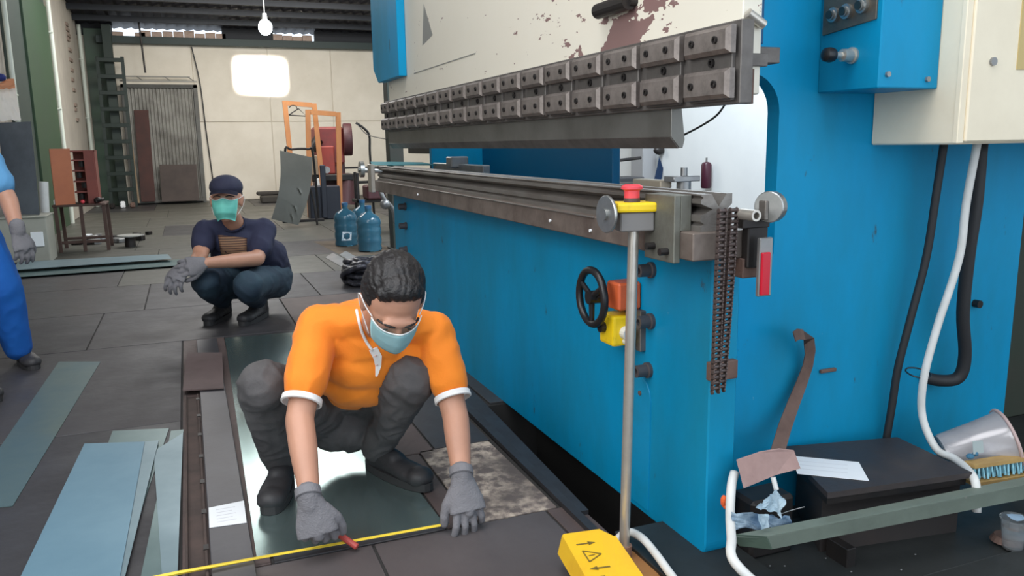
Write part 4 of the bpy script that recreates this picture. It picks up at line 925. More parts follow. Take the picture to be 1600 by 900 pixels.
for (dx, dz, r_, w_) in ((.06, .03, .03, 'lowest'), (.10, .15, .032, 'second lowest'), (.06, .26, .03, 'third'), (.09, .38, .028, 'topmost')):
    tag(obj('dark_pot', G().cyl((-1.155 + dx, 10.10, .655 - .115 + dz * 1.0), (-1.155 + dx, 10.10, .655 - .115 + dz + .06), r_, seg=14), BLACKM), 'small dark pot in the %s pigeonhole of the orange cabinet' % w_, 'pot', 'dark pots in the orange cabinet')
tag(obj('red_lamp_cap', G().ball((-1.08, 9.97, .545), .022, 2), REDB, smooth='all'), 'tiny red knob lying on the iron table', 'knob')
tag(obj('grey_tool', G().cyl((-.96, 9.98, .54), (-.88, 10.05, .56), .02, seg=10).ball((-.93, 10.0, .56), .035, 2, (1.3, 1, .8)), BLACKM, smooth=True), 'small dark tool on the right corner of the iron table', 'tool')
tag(obj('white_scrap', G().box((-1.36, 9.96, .521), (-1.30, 10.0, .58), .01), PAPER), 'small white lump on the left corner of the iron table', 'scrap')
rr = random.Random(21)
for mi, (mm, lb_) in enumerate(((SILVER, 'scatter of silvery metal offcuts on the floor behind the iron table'), (BLACKM, 'scatter of dark scrap lumps on the floor behind the iron table'), (PAPER, 'a few white scraps on the floor behind the iron table'))):
    g = G()
    for k in range((9, 8, 4)[mi]):
        x = -1.35 + .85 * rr.random(); y = 10.6 + rr.random() * 1.0; s_ = rr.uniform(.03, .09)
        g.box((x, y, .002), (x + s_ * 1.6, y + s_, .02 + s_ * .4), .005, Matrix.Rotation(rr.random() * 3, 3, 'Z'))
    tag(obj('scrap_pile', g, mm, kind='stuff'), lb_, 'scrap')
pt_ = thing('pedestal_plate', 'flat pale round plate on a short black foot on the floor', 'stand', (-.67, 10.2, 0))
obj('plate_top', G().cyl((-.665, 10.2, .118), (-.665, 10.2, .135), .135, seg=28, bev=.004), mat('pale_grey_plate', (.38, .38, .35), .5), pt_, smooth=True)
obj('foot', G().cyl((-.665, 10.2, .0), (-.665, 10.2, .118), .06, .055, 18), BLACKM, pt_, smooth=True)
for k, (x, m_, lb_) in enumerate(((-1.40, BLACKM, 'black lump left of the foot of the green ladder'), (-1.22, PAPER, 'small pale lump between the feet of the green ladder'), (-1.05, RUSTY, 'rusty brown lump right of the foot of the green ladder'))):
    tag(obj('floor_junk', G().box((x, 17.0, .0), (x + .09, 17.12, .10 + .03 * (k % 2)), .02).ball((x + .04, 16.96, .04), .04, 1), m_), lb_, 'junk')

# ---- seen through the throat of the press
tag(obj('wall_wire', G().tube([at(1135, 160, 4.3), at(1120, 180, 4.4), at(1095, 197, 4.6), at(1062, 214, 4.8)], .007, 6, 5), BLACKM, smooth='all'), 'thin dark wire drooping across the white wall behind the press', 'wire')
bt_ = thing('wall_cylinder', 'dark maroon cylinder hanging on the white wall behind the press', 'cylinder', (5.42, 7.68, .5))
obj('body', G().lathe([(.05, .56), (.058, .58), (.058, .82), (.045, .845), (.015, .855)], (5.42, 7.68, 0), 20), mat('maroon_plastic', (.05, .008, .02), .4), bt_, smooth=True)
obj('top_hook', G().cyl((5.42, 7.68, .85), (5.42, 7.68, .90), .012, seg=8), SILVER, bt_)
struct('trim_10', G().box((5.30, 8.85, 0), (5.5, 9.15, 4.3), .01), mat('grey_pillar', (.34, .34, .35), .8))
tag(obj('blue_jacket', crumple([at(1030, 245, 8.70), at(1036, 262, 8.66), at(1032, 290, 8.62), at(1020, 288, 8.66)], 4, .03, 6), mat('navy_jacket', (.02, .05, .12), .9)), 'navy cloth hanging on the grey pillar behind the press', 'cloth')
tag(obj('black_hook_bag', G().ball(at(1030, 235, 8.70), .08, 2, (1, .6, .7)), BLACKM, smooth='all'), 'black bundle at the top of the grey pillar behind the press', 'bag')
ck = thing('dark_cart', 'dark steel cart with a slatted side standing by the white wall', 'cart', (4.6, 8.6, 0))
obj('cart_body', G().box((4.25, 8.3, 0.1), (5.0, 8.7, .68), .01), mat('dark_cart_steel', (.05, .05, .055), .5, .3), ck)
s0 = obj('slat', G().box((4.30, 8.27, .28), (4.95, 8.30, .30)), GR, ck)
for k in range(1, 7): share(s0, ck, (0, 0, .055 * k))
obj('cart_handle', G().tube([(4.20, 8.4, .62), (4.30, 8.4, .92), (4.40, 8.4, .86), (5.0, 8.4, .90)], .02, 8, 3), BLACKM, ck, smooth=True)
obj('cart_post', G().cyl((4.24, 8.3, 0), (4.28, 8.3, .75), .025, seg=10), WHITEP, ck)
# ================================================================ PEOPLE
def organic(name, parts, m, parent, voxel=.008, smooth=3, noise_amp=0.0, noise_sc=12.0, fn=None, label=None, cut=None):
    """one continuous skin over many rounded volumes.
    parts: ('c', p, r1, q, r2) round cone; ('e', centre, (rx, ry, rz), rot) ellipsoid; ('l', rings, side) loft"""
    g = G()
    for a in parts:
        if a[0] == 'c':
            _, p, r1, q, r2 = a; p = V(p); q = V(q)
            n = 5; d = (q - p)
            g.loft([(p + d * (i / n), r1 + (r2 - r1) * i / n, r1 + (r2 - r1) * i / n) for i in range(n + 1)], 14, (1, 0, 0) if abs(d.normalized().x) < .8 else (0, 1, 0))
            g.ball(p, r1 * 1.0, 2); g.ball(q, r2 * 1.0, 2)
        elif a[0] == 'e': g.ball(a[1], 1.0, 3, a[2], a[3] if len(a) > 3 else None)
        elif a[0] == 'l':
            rg = a[1]; g.loft(rg, 20, a[2] if len(a) > 2 else (1, 0, 0))
            if not (len(a) > 3 and a[3]):
                for e in (rg[0], rg[-1]): g.ball(e[0], min(e[1], e[2]) * .96, 2)
    me = bpy.data.meshes.new('tmp'); bmesh.ops.recalc_face_normals(g.b, faces=g.b.faces); g.b.to_mesh(me); g.b.free()
    o = bpy.data.objects.new('tmp', me); COL.objects.link(o)
    md = o.modifiers.new('r', 'REMESH'); md.mode = 'VOXEL'; md.voxel_size = voxel
    if smooth:
        sm = o.modifiers.new('s', 'SMOOTH'); sm.factor = .5; sm.iterations = smooth
    dg = bpy.context.evaluated_depsgraph_get(); dg.update()
    m2 = bpy.data.meshes.new_from_object(o.evaluated_get(dg)); bpy.data.objects.remove(o)
    b = bmesh.new(); b.from_mesh(m2); bpy.data.meshes.remove(m2)
    if cut:
        for (co, no) in cut:      # remove what lies on the side no points to, and close the hole
            gm = b.verts[:] + b.edges[:] + b.faces[:]
            r_ = bmesh.ops.bisect_plane(b, geom=gm, plane_co=V(co), plane_no=V(no), clear_outer=True)
            es = [e for e in r_['geom_cut'] if isinstance(e, bmesh.types.BMEdge)]
            bmesh.ops.holes_fill(b, edges=es)
    if noise_amp or fn:
        b.normal_update()
        for v in b.verts:
            d = 0
            if noise_amp:
                p = v.co * noise_sc
                q = V((p.x, p.y, p.z)) + V((noise.noise(p * .5), noise.noise(p * .5 + V((9, 0, 0))), 0)) * 1.2
                d += noise_amp * (1 - 2.2 * abs(noise.noise(q)))
            if fn: d += fn(v.co)
            v.co += v.normal * d
    return obj(name, b, m, parent, smooth='all', label=label)

def frame_of(fwd, up):            # local x right, y back (face looks along -y), z up
    z = V(up).normalized(); y = (-V(fwd)); y = (y - z * y.dot(z)).normalized(); x = y.cross(z)
    return Matrix((x, y, z)).transposed()

def hand_parts(w, d, n, s, curl=(.6, .8, .5), k=1.0, fat=1.0, spread=.12, thumb=1.0, tcurl=.5):
    """w wrist, d along the hand, n back of the hand, s = +1/-1 side of the thumb"""
    d = V(d).normalized(); n = V(n); n = (n - d * n.dot(d)).normalized(); sd = n.cross(d).normalized() * s
    w = V(w); L_ = []
    L_.append(('l', [(w, .026 * k * fat, .020 * k * fat), (w + d * .025 * k, .032 * k * fat, .019 * k * fat), (w + d * .055 * k, .040 * k * fat, .017 * k * fat), (w + d * .085 * k, .042 * k * fat, .015 * k * fat)], sd))
    lens = (.072, .080, .075, .058)
    for i in range(4):
        off = (.031, .0105, -.0105, -.031)[i]
        b = w + d * (.083 - (.006 if i == 3 else 0)) * k + sd * off * k
        dirv = (d + sd * spread * (1.5 - i) * .5).normalized()
        segs = (.48, .30, .22); a = 0; p = b - dirv * .012 * k; r0 = .0100 * k * min(fat, 1.04)
        for j in range(3):
            a += curl[j] * (1 + .08 * (i - 1.5))
            dd = dirv * math.cos(a) - n * math.sin(a)
            ln = lens[i] * k * segs[j] + (.012 * k if j == 0 else 0)
            q = p + dd * ln; r1 = r0 * .92
            L_.append(('c', p, r0, q, r1)); p = q; r0 = r1
    b = w + d * .028 * k + sd * .026 * k - n * .004 * k
    t1 = (sd * .75 * thumb + d * .75 - n * .25).normalized(); q = b + t1 * .040 * k
    L_.append(('c', b, .0145 * k * fat, q, .0115 * k * fat))
    t2 = (sd * (.75 - tcurl) * thumb + d * 1.0 - n * (.25 + tcurl * .5)).normalized(); q2 = q + t2 * .030 * k
    L_.append(('c', q, .0115 * k * fat, q2, .0105 * k * fat))
    t3 = (sd * (.4 - tcurl) + d * .9 - n * (.35 + tcurl * .6)).normalized(); q3 = q2 + t3 * .022 * k
    L_.append(('c', q2, .0105 * k * fat, q3, .009 * k * fat))
    return L_

def head_parts(c, R, k=1.0):
    c = V(c); P_ = lambda x, y, z: c + R @ (V((x, y, z)) * k)
    E = lambda p, r: ('e', P_(*p), tuple(q * k for q in r), R)
    L_ = [E((0, .012, .038), (.074, .094, .085)), E((0, -.022, .0), (.064, .070, .080)), E((0, -.030, -.050), (.055, .058, .055)), E((0, -.052, -.082), (.030, .030, .026)),
          E((0, -.086, .030), (.050, .014, .012)),                       # brow
          E((.031, -.072, -.010), (.024, .018, .018)), E((-.031, -.072, -.010), (.024, .018, .018)),   # cheeks
          ('c', P_(0, -.090, .020), .008 * k, P_(0, -.108, -.014), .0125 * k), E((.010, -.100, -.018), (.009, .010, .008)), E((-.010, -.100, -.018), (.009, .010, .008)),
          E((0, -.090, -.044), (.024, .010, .007)), E((0, -.088, -.054), (.020, .010, .007)),
          E((.076, .006, .0), (.010, .020, .033)), E((-.076, .006, .0), (.010, .020, .033)),
          E((.080, .010, .018), (.010, .018, .016)), E((-.080, .010, .018), (.010, .018, .016))]
    return L_, P_

def face_mask(P_, parent, m, strap, k=1.0, w=1.0, name='face_mask'):
    g = G(); nu, nv = 22, 10; vs = []
    for j in range(nv + 1):
        v = j / nv; row = []
        for i in range(nu + 1):
            u = -1 + 2 * i / nu; a = u * 1.12
            z = .004 + .016 * math.exp(-(u / .30) ** 2) * (1 - v) ** 3 - .092 * v + .010 * abs(u) ** 2 * (1 - 2 * v) * 1.2 - .006 * abs(u) * v
            bul = .012 * math.sin(v * PI) + .004
            pl = .0016 * math.sin(v * PI * 7)
            nose_ = .010 * math.exp(-(u / .24) ** 2) * (1 - .55 * v)
            x = .074 * w * math.sin(a) * (1 - .34 * v * v); y = -.014 - (.089 + bul + pl) * math.cos(a) - nose_ + .020 * v * (v > .7)
            row.append(g.b.verts.new(P_(x, y, z)))
        vs.append(row)
    for j in range(nv):
        for i in range(nu): g.b.faces.new((vs[j][i], vs[j][i + 1], vs[j + 1][i + 1], vs[j + 1][i]))
    bmesh.ops.solidify(g.b, geom=g.b.faces[:], thickness=.0016)
    mk = obj(name, g, m, parent, smooth='all', label='pale turquoise surgical face mask')
    e = G()
    top = [P_(.074 * w * math.sin(u * 1.12), -.015 - (.0935) * math.cos(u * 1.12) - .010 * math.exp(-(u / .24) ** 2), .0055 + .016 * math.exp(-(u / .30) ** 2) + .010 * u * u * 1.2) for u in np.linspace(-1, 1, 22)]
    e.tube(top, .0019 * k, 6, 1)
    for s_ in (-1, 1):
        e.tube([P_(s_ * .063 * w, -.050, .012), P_(s_ * .078, -.022, .022), P_(s_ * .088, .010, .030), P_(s_ * .088, .028, .004), P_(s_ * .079, .006, -.030), P_(s_ * .060 * w, -.046, -.070)], .0016, 6, 5)
    obj('mask_straps', e, strap, mk, smooth='all', label='white elastic ear loops and nose edge')
    return mk

def face_details(P_, R, parent, k=1.0, down=True):
    for s_ in (-1, 1):
        ey = G().ball(P_(s_ * .031, -.0765, .010), .0125 * k, 3)
        eo = obj('eye', ey, mat('eye_white', (.62, .58, .54), .3), parent, smooth='all', label='eye with dark iris')
        obj('iris', G().ball(P_(s_ * .031, -.0835, .004 if down else .0085), .0062 * k, 2), mat('dark_iris', (.02, .012, .01), .2), eo, smooth='all')
        lid = G().ball(P_(s_ * .031, -.0775, .0150), .0140 * k, 3, (1.12, 1, .72), R)
        obj('eyelid', lid, SKINL, parent, smooth='all')
        br_ = G().tube([P_(s_ * .013, -.0985, .0275), P_(s_ * .028, -.0975, .0325), P_(s_ * .046, -.083, .030), P_(s_ * .054, -.070, .026)], .0032 * k, 6, 4)
        obj('eyebrow', br_, HAIRM, parent, smooth='all')

SKIN = mat('tan_skin', (0.52, 0.265, 0.175), .5, 0, (0.42, 0.215, 0.145), 7, .6, .4, .65, .05, 120)
SKINL = mat('tan_skin_lid', (0.36, 0.185, 0.13), .5)
HAIRM = mat('black_hair', (0.010, 0.0085, 0.009), .5, 0, (.020, .016, .016), 30, .6, bump=.5, bsc=110, stretch=(1, .25, 1))
MASKM = mat('mask_turquoise', (0.52, 0.80, 0.84), .75, 0, (.44, .73, .79), 8, .5, bump=.05, bsc=80)
MASKM2 = mat('mask_bright_turquoise', (0.34, 0.95, 0.84), .75, 0, (.28, .88, .78), 8, .5, bump=.05, bsc=80)
STRAP = mat('white_elastic', (.82, .82, .82), .7)
ORSH = mat('orange_polo_cloth', (0.90, 0.245, 0.012), .8, 0, (0.82, 0.19, 0.010), 5, .6, .4, .65, .12, 160, sheen=.1)
TRIMW = mat('white_knit_trim', (.80, .78, .76), .8, bump=.1, bsc=200)
JEANB = mat('faded_black_jeans', (0.048, 0.045, 0.047), .8, 0, (0.105, 0.098, 0.098), 4.5, .9, .42, .66, .15, 150)
JEANN = mat('dark_blue_jeans', (0.014, 0.028, 0.050), .8, 0, (0.035, 0.075, 0.10), 3.5, .8, .45, .7, .15, 150)
NAVY = mat('navy_tshirt', (0.018, 0.020, 0.050), .85, 0, (.028, .032, .070), 4, .6, .4, .65, .1, 120)
GLOVE = mat('grey_knit_glove', (0.21, 0.203, 0.215), .85, 0, (0.15, 0.143, 0.155), 8, .7, .4, .65, .35, 220)
SHOE = mat('black_work_shoe', (0.022, 0.021, 0.023), .55, 0, (.045, .043, .045), 6, .7, .4, .65, .1, 60)
SOLE = mat('shoe_sole', (0.030, 0.029, 0.030), .7)

def shoe(heel, toe, k=1.0, parent=None, high=.11):
    heel = V(heel); toe = V(toe); d = (toe - heel); L_ = d.length; d.normalize(); sd = V((d.y, -d.x, 0)); up = V((0, 0, 1))
    q = lambda a, z: heel + d * (a * L_) + up * z * k
    pr_ = [('l', [(q(.10, .034), .031 * k, .030 * k), (q(.30, .040), .034 * k, .034 * k), (q(.52, .040), .040 * k, .030 * k), (q(.75, .035), .045 * k, .026 * k), (q(.90, .032), .040 * k, .022 * k)], sd),
           ('e', q(.86, .034), (.043 * k, .043 * k, .030 * k)), ('c', q(.20, .05), .038 * k, q(.22, high), .037 * k), ('c', q(.30, .055), .036 * k, q(.48, .055), .032 * k)]
    up_ = organic('shoe', pr_, SHOE, parent, .006, 3, .0012, 30)
    g = G(); n = 26; o1 = []
    for i in range(n):
        a = 2 * PI * i / n; x = math.cos(a); y = math.sin(a)
        wd = .041 * (1.0 + .14 * x) * k
        o1.append(heel + d * (L_ * (.50 + .52 * x)) + sd * (wd * (abs(y) ** .75) * (1 if y > 0 else -1)) + up * .024 * k)
    g.slab(o1, .023 * k)
    obj('sole', g, SOLE, up_)
    for j in range(4):
        a = .36 + .075 * j; z = .094 - .011 * j
        obj('lace', G().tube([q(a, z - .022) + sd * .026 * k, q(a + .02, z - .002), q(a, z - .022) - sd * .026 * k], .0028 * k, 6, 4), mat('shoe_lace', (.03, .03, .03), .8), up_, smooth='all')
    return up_

def decal(target, pts_uv, m, name, parent, off=.0015, label=None):
    """pts_uv: grid of ray origins and a common direction; lays a thin printed patch on the cloth"""
    grid, dirv = pts_uv
    me = target.data; c = WLOC[target]
    bv = BVHTree.FromPolygons([v.co + c for v in me.vertices], [tuple(p.vertices) for p in me.polygons])
    g = G(); vs = []
    for row in grid:
        r_ = []
        for p in row:
            hit = bv.ray_cast(V(p), V(dirv).normalized(), 2.0)
            r_.append(g.b.verts.new(hit[0] - V(dirv).normalized() * off) if hit[0] else None)
        vs.append(r_)
    for j in range(len(vs) - 1):
        for i in range(len(vs[0]) - 1):
            f_ = (vs[j][i], vs[j][i + 1], vs[j + 1][i + 1], vs[j + 1][i])
            if all(f_): g.b.faces.new(f_)
    for v in [v for v in g.b.verts if not v.link_faces]: g.b.verts.remove(v)
    bmesh.ops.solidify(g.b, geom=g.b.faces[:], thickness=.0006)
    return obj(name, g, m, parent, smooth='all', label=label)

# ---------------------------------------------------------------- the man in orange, squatting, measuring
w1 = thing('person', 'person squatting in orange polo shirt and black jeans, mask on, measuring the sheet', 'person', (.42, 2.5, .004))
neck = at(592, 505, 2.33); hc = at(613, 474, 2.13)
shR = at(497, 506, 2.42); shL = at(678, 517, 2.40)
elR = at(468, 655, 2.26); elL = at(712, 652, 2.24)
wrR = at(485, 784, 2.08); wrL = at(722, 750, 2.10)
pel = V((.455, 2.74, .215)); wai = V((.475, 2.64, .33)); che = at(588, 540, 2.50)
hipR = V((.375, 2.70, .20)); hipL = V((.545, 2.70, .20))
knR = at(411, 604, 2.42); knL = at(640, 594, 2.36)
anR = V((.205, 2.60, .11)); anL = V((.525, 2.58, .11))
fwd = V((-.03, -.70, -.62)); upv = V((-.03, -.62, .70)).normalized()
upv = V((.03, -.68, .73)); fwd = V((-.05, -.72, -.69))
Rh = frame_of(fwd, upv)
HK = 1.02
hp_, P1 = head_parts(hc, Rh, HK)
body = hp_ + [('c', P1(0, .03, -.05), .052, neck + V((0, .02, .0)), .056),
    ('l', [(neck + V((0, .04, -.01)), .06, .050), ((shR + shL) / 2 + V((0, .06, -.02)), .15, .055), (che + V((0, .06, -.02)), .130, .07), (wai, .115, .085), (pel, .12, .10)], (1, 0, 0)),
    ('c', shR, .050, elR, .040), ('c', elR, .041, elR.lerp(wrR, .35), .040), ('c', elR.lerp(wrR, .35), .040, wrR, .0265), ('c', shL, .050, elL, .040), ('c', elL, .041, elL.lerp(wrL, .35), .039), ('c', elL.lerp(wrL, .35), .039, wrL, .0265),
    ('c', wrR, .025, wrR + V((.0, .0, -.012)), .020), ('c', wrL, .025, wrL + V((.0, .0, -.012)), .020),
    ('c', hipR, .075, knR, .05), ('c', hipL, .075, knL, .05), ('c', knR, .045, anR, .033), ('c', knL, .045, anL, .033)]
body1 = organic('body', body, SKIN, w1, .0058, 3)
face_details(P1, Rh, w1, HK, True)
face_mask(P1, w1, MASKM, STRAP, HK)
# hair : short combed cap, grooves running front to back
def hair_fn(P_, R, c):
    Ri = R.inverted()
    def fn(v):
        q = Ri @ (v - c)
        a = math.atan2(q.x, q.z + .03)
        return .0011 * math.sin(a * 46 + 5 * noise.noise(q * 22)) + .0022 * noise.noise(q * 30)
    return fn
def E1(P_, R, k):
    return lambda p, r: ('e', P_(*p), tuple(q * k for q in r), R)
e1 = E1(P1, Rh, HK)
hp2 = [e1((0, .026, .062), (.081, .090, .080)), e1((0, .050, .015), (.080, .064, .085)), e1((.060, .016, .040), (.024, .046, .048)), e1((-.060, .016, .040), (.024, .046, .048)), e1((0, -.026, .106), (.054, .044, .030)), e1((.034, -.036, .096), (.030, .024, .022)), e1((-.034, -.036, .096), (.030, .024, .022))]
organic('hair', hp2, HAIRM, w1, .0034, 2, 0, 1, hair_fn(P1, Rh, hc), label='short combed black hair')
# shirt
cuR = shR.lerp(elR, .64) + V((-.004, -.004, 0)); cuL = shL.lerp(elL, .60) + V((.004, -.004, 0))
mid = (shR + shL) / 2
shirt = [('l', [(neck + V((0, .03, .005)), .062, .055), (mid + V((0, .05, .012)), .165, .075), (che + V((0, .02, .0)), .172, .115), (wai + V((.0, -.03, .03)), .160, .125), (pel + V((0, .03, .06)), .150, .13)], (1, 0, 0), True),
    ('e', shR + V((.01, .01, -.01)), (.070, .07, .065)), ('e', shL + V((-.01, .01, -.01)), (.068, .07, .064)),
    ('c', shR, .064, cuR, .061), ('c', shL, .062, cuL, .060), ('e', mid + V((0, .07, .01)), (.15, .09, .075)), ('e', at(572, 560, 2.44), (.135, .10, .10)), ('e', at(575, 530, 2.40), (.125, .075, .085)), ('e', at(630, 545, 2.44), (.10, .085, .09)), ('e', at(570, 590, 2.50), (.15, .11, .09)),
    ('c', neck + V((-.03, .03, .0)), .055, shR, .058), ('c', neck + V((.03, .03, .0)), .055, shL, .056)]
dR = (cuR - shR).normalized(); dL = (cuL - shL).normalized()
sh1 = organic('polo_shirt', shirt, ORSH, w1, .0065, 12, .0045, 12, label='orange polo shirt with white collar edge and cuffs')
def cuff(p, d, r, h, name, m, parent, tilt=None):
    p = V(p); M = V(d).to_track_quat('Z', 'Y').to_matrix()
    return obj(name, G().lathe([(r * .96, -h * .5), (r, -h * .5), (r * 1.02, h * .5), (r * .93, h * .5 + .002), (r * .90, -h * .2)], p, 32, M), m, parent, smooth=True)
cuff(cuR + dR * .050, dR, .0575, .017, 'cuff', TRIMW, sh1); cuff(cuL + dL * .049, dL, .0565, .017, 'cuff', TRIMW, sh1)
# collar line, placket and buttons laid on the cloth
def on_cloth(target, pix, Y0=1.6, off=.002):
    c = WLOC[target]; bv = BVHTree.FromPolygons([v.co + c for v in target.data.vertices], [tuple(p.vertices) for p in target.data.polygons])
    out = []
    for (x, y) in pix:
        o_ = V((0, 0, CAMH)); d_ = _ray(x, y).normalized(); h = bv.ray_cast(o_, d_, 8)
        if h[0]: out.append(h[0] - d_ * off)
    return out
def ribbon_on(pts, hw, th, side):
    g = G(); rows = []; n = len(pts); side = V(side)
    for i, p in enumerate(pts):
        t = (pts[min(i + 1, n - 1)] - pts[max(i - 1, 0)]).normalized(); u = (side - t * side.dot(t)).normalized(); nn = t.cross(u)
        h = hw if not isinstance(hw, list) else hw[i]
        rows.append([g.b.verts.new(p + u * h + nn * th), g.b.verts.new(p - u * h + nn * th), g.b.verts.new(p - u * h - nn * th), g.b.verts.new(p + u * h - nn * th)])
    for i in range(n - 1):
        for k in range(4): g.b.faces.new((rows[i][k], rows[i][(k + 1) % 4], rows[i + 1][(k + 1) % 4], rows[i + 1][k]))
    g.b.faces.new(rows[0][::-1]); g.b.faces.new(rows[-1]); return g
cl_ = on_cloth(sh1, [(556, 466), (557, 484), (561, 503), (566, 520), (573, 535), (582, 548)], off=.003)
if len(cl_) > 2: obj('collar_edge', G().tube(cl_, .0045, 8, 3), TRIMW, sh1, smooth='all')
pk_ = on_cloth(sh1, [(583, 545), (590, 558), (591, 572), (588, 588)], off=.002)
if len(pk_) > 2:
    pq = obj('placket', ribbon_on(pk_, [.013, .013, .009, .003][:len(pk_)], .0015, (1, 0, 0)), TRIMW, sh1, label='white button placket')
    for q in on_cloth(sh1, [(587, 556), (589, 570)], off=.004): obj('button', G().ball(q, .0042, 2, (1, .5, 1)), mat('pink_button', (.62, .45, .40), .4), pq, smooth='all')
# jeans
jn = [('e', pel + V((0, .0, -.01)), (.165, .14, .135)), ('l', [(wai + V((0, .02, -.02)), .150, .12), (pel, .165, .135), (pel + V((0, -.07, -.06)), .14, .10)], (1, 0, 0)),
    ('c', hipR, .105, knR + V((.012, .03, -.012)), .078), ('c', hipL, .105, knL + V((-.008, .03, -.012)), .080), ('e', knR + V((.0, .005, .0)), (.074, .078, .078)), ('e', knL, (.076, .080, .080)),
    ('c', knR + V((.0, .02, -.02)), .072, anR + V((0, .01, -.02)), .050), ('c', knL + V((0, .02, -.02)), .072, anL + V((0, .01, -.02)), .050),
    ('c', hipR + V((.02, -.02, -.04)), .09, hipL + V((-.02, -.02, -.04)), .09), ('c', knR.lerp(anR, .25) + V((.02, .06, 0)), .07, knR.lerp(hipR, .6), .08), ('c', knL.lerp(anL, .25) + V((0, .06, 0)), .07, knL.lerp(hipL, .6), .08)]
organic('jeans', jn, JEANB, w1, .0060, 3, .0050, 19, label='faded black jeans')
# gloves
gR = hand_parts(wrR + V((0, 0, .004)), (.13, -.25, -.95), (-.15, -1, .25), 1, (.75, 1.0, .6), 1.10, 1.20, .20, .8, .45)
gR += [('c', wrR + V((-.004, .006, .022)), .0325, wrR + V((0, 0, -.01)), .033)]
glR = organic('glove', gR, GLOVE, w1, .0032, 2, .0006, 40, label='grey knit work glove holding down the tape')
gL = hand_parts(wrL + V((0, 0, .004)), (.03, -.45, -.90), (.05, -.9, .45), -1, (.20, .55, .5), 1.10, 1.20, .26, .8, .4)
gL += [('c', wrL + V((0, .006, .022)), .0325, wrL + V((0, 0, -.01)), .033)]
glL = organic('glove', gL, GLOVE, w1, .0032, 2, .0006, 40, label='grey knit work glove at the end of the tape')
for p, d in ((wrR + V((-.004, .007, .024)), wrR - elR), (wrL + V((0, .007, .024)), wrL - elL)):
    cuff(p, V(d).normalized(), .0345, .022, 'glove_cuff', GLOVE, glR if p.x < .5 else glL)
shoe((.232, 2.665, .004), (.150, 2.395, .004), 1.08, w1); shoe((.505, 2.65, .004), (.640, 2.365, .004), 1.08, w1)

# ---------------------------------------------------------------- the man in the navy T-shirt and cap
w2 = thing('person', 'person squatting behind in navy T-shirt, dark cap and jeans, hands clasped', 'person', (.25, 5.4, .0))
K2 = 1.12
hc2 = at(354, 315, 5.16); Rh2 = frame_of((-.20, -.97, .04), (.02, .04, 1))
hp_, P2 = head_parts(hc2, Rh2, K2)
nk2 = at(366, 350, 5.27); sR2 = at(322, 362, 5.30); sL2 = at(412, 360, 5.32)
eR2 = at(312, 402, 5.15); eL2 = at(402, 404, 5.16); hR2 = at(300, 414, 4.98); hL2 = at(322, 411, 4.97)
kR2 = at(322, 438, 5.10); kL2 = at(388, 446, 5.05); pe2 = V((.43, 5.62, .24)); wa2 = V((.40, 5.52, .38)); ch2 = at(370, 385, 5.34)
aR2 = V((.15, 5.50, .12)); aL2 = V((.36, 5.42, .12)); hpR = V((.34, 5.62, .24)); hpL = V((.50, 5.56, .24))
body = hp_ + [('c', P2(0, .03, -.05), .058, nk2, .062), ('l', [(nk2, .065, .055), ((sR2 + sL2) / 2 + V((0, .06, 0)), .14, .055), (ch2 + V((0, .04, 0)), .13, .07), (wa2, .12, .10), (pe2, .13, .11)], (1, -.2, 0)),
    ('c', sR2, .056, eR2, .046), ('c', eR2, .047, hR2, .032), ('c', sL2, .056, eL2, .046), ('c', eL2, .048, eL2.lerp(hL2, .4), .045), ('c', eL2.lerp(hL2, .4), .045, hL2, .032),
    ('c', hpR, .08, kR2, .055), ('c', hpL, .08, kL2, .055), ('c', kR2, .05, aR2, .04), ('c', kL2, .05, aL2, .04)]
organic('body', body, SKIN, w2, .0075, 3)
face_details(P2, Rh2, w2, K2, True)
face_mask(P2, w2, MASKM2, STRAP, K2)
e2 = E1(P2, Rh2, K2)
organic('hair', [e2((0, .035, .035), (.080, .080, .070))], HAIRM, w2, .008, 2, .001, 40)
capm = mat('dark_blue_cap', (0.022, 0.024, 0.052), .8, 0, (.032, .034, .065), 6, .6, bump=.1, bsc=120)
cp_ = organic('cap', [e2((0, .014, .078), (.087, .100, .066)), e2((0, .014, .074), (.088, .101, .028))], capm, w2, .006, 2, .0005, 20, label='dark blue baseball cap')
g = G(); vs = []
for j in range(9):
    row = []
    for i in range(13):
        u = -1 + i / 6; v = j / 8; a = u * 1.15
        x = .080 * math.sin(a) * (1 - .05 * v); y = -.070 * math.cos(a) - .024 - (.070 * v) * (1 - .55 * u * u); z = .064 - .018 * v - .014 * u * u
        row.append(g.b.verts.new(P2(x, y, z)))
    vs.append(row)
for j in range(8):
    for i in range(12): g.b.faces.new((vs[j][i], vs[j][i + 1], vs[j + 1][i + 1], vs[j + 1][i]))
bmesh.ops.solidify(g.b, geom=g.b.faces[:], thickness=.004)
obj('brim', g, capm, cp_, smooth='all')
c2R = sR2.lerp(eR2, .50); c2L = sL2.lerp(eL2, .62)
mid2 = (sR2 + sL2) / 2
shirt = [('l', [(nk2 + V((0, .01, -.02)), .078, .07), (mid2 + V((0, .05, .01)), .165, .085), (ch2, .185, .125), (wa2 + V((.01, 0, 0)), .175, .145), (pe2 + V((.01, .0, .02)), .170, .150)], (1, -.2, 0), True),
    ('c', sR2, .075, c2R, .070), ('c', sL2, .078, c2L, .074), ('e', mid2 + V((.02, .08, -.02)), (.17, .11, .09)), ('e', mid2 + V((.0, -.005, -.05)), (.15, .10, .10)), ('c', nk2 + V((-.02, .02, -.02)), .06, sR2, .066), ('c', nk2 + V((.02, .02, -.02)), .06, sL2, .068), ('e', V((.47, 5.60, .30)), (.13, .13, .13))]
sh2 = organic('t_shirt', shirt, NAVY, w2, .009, 4, .006, 9, label='navy T-shirt with tan striped print')
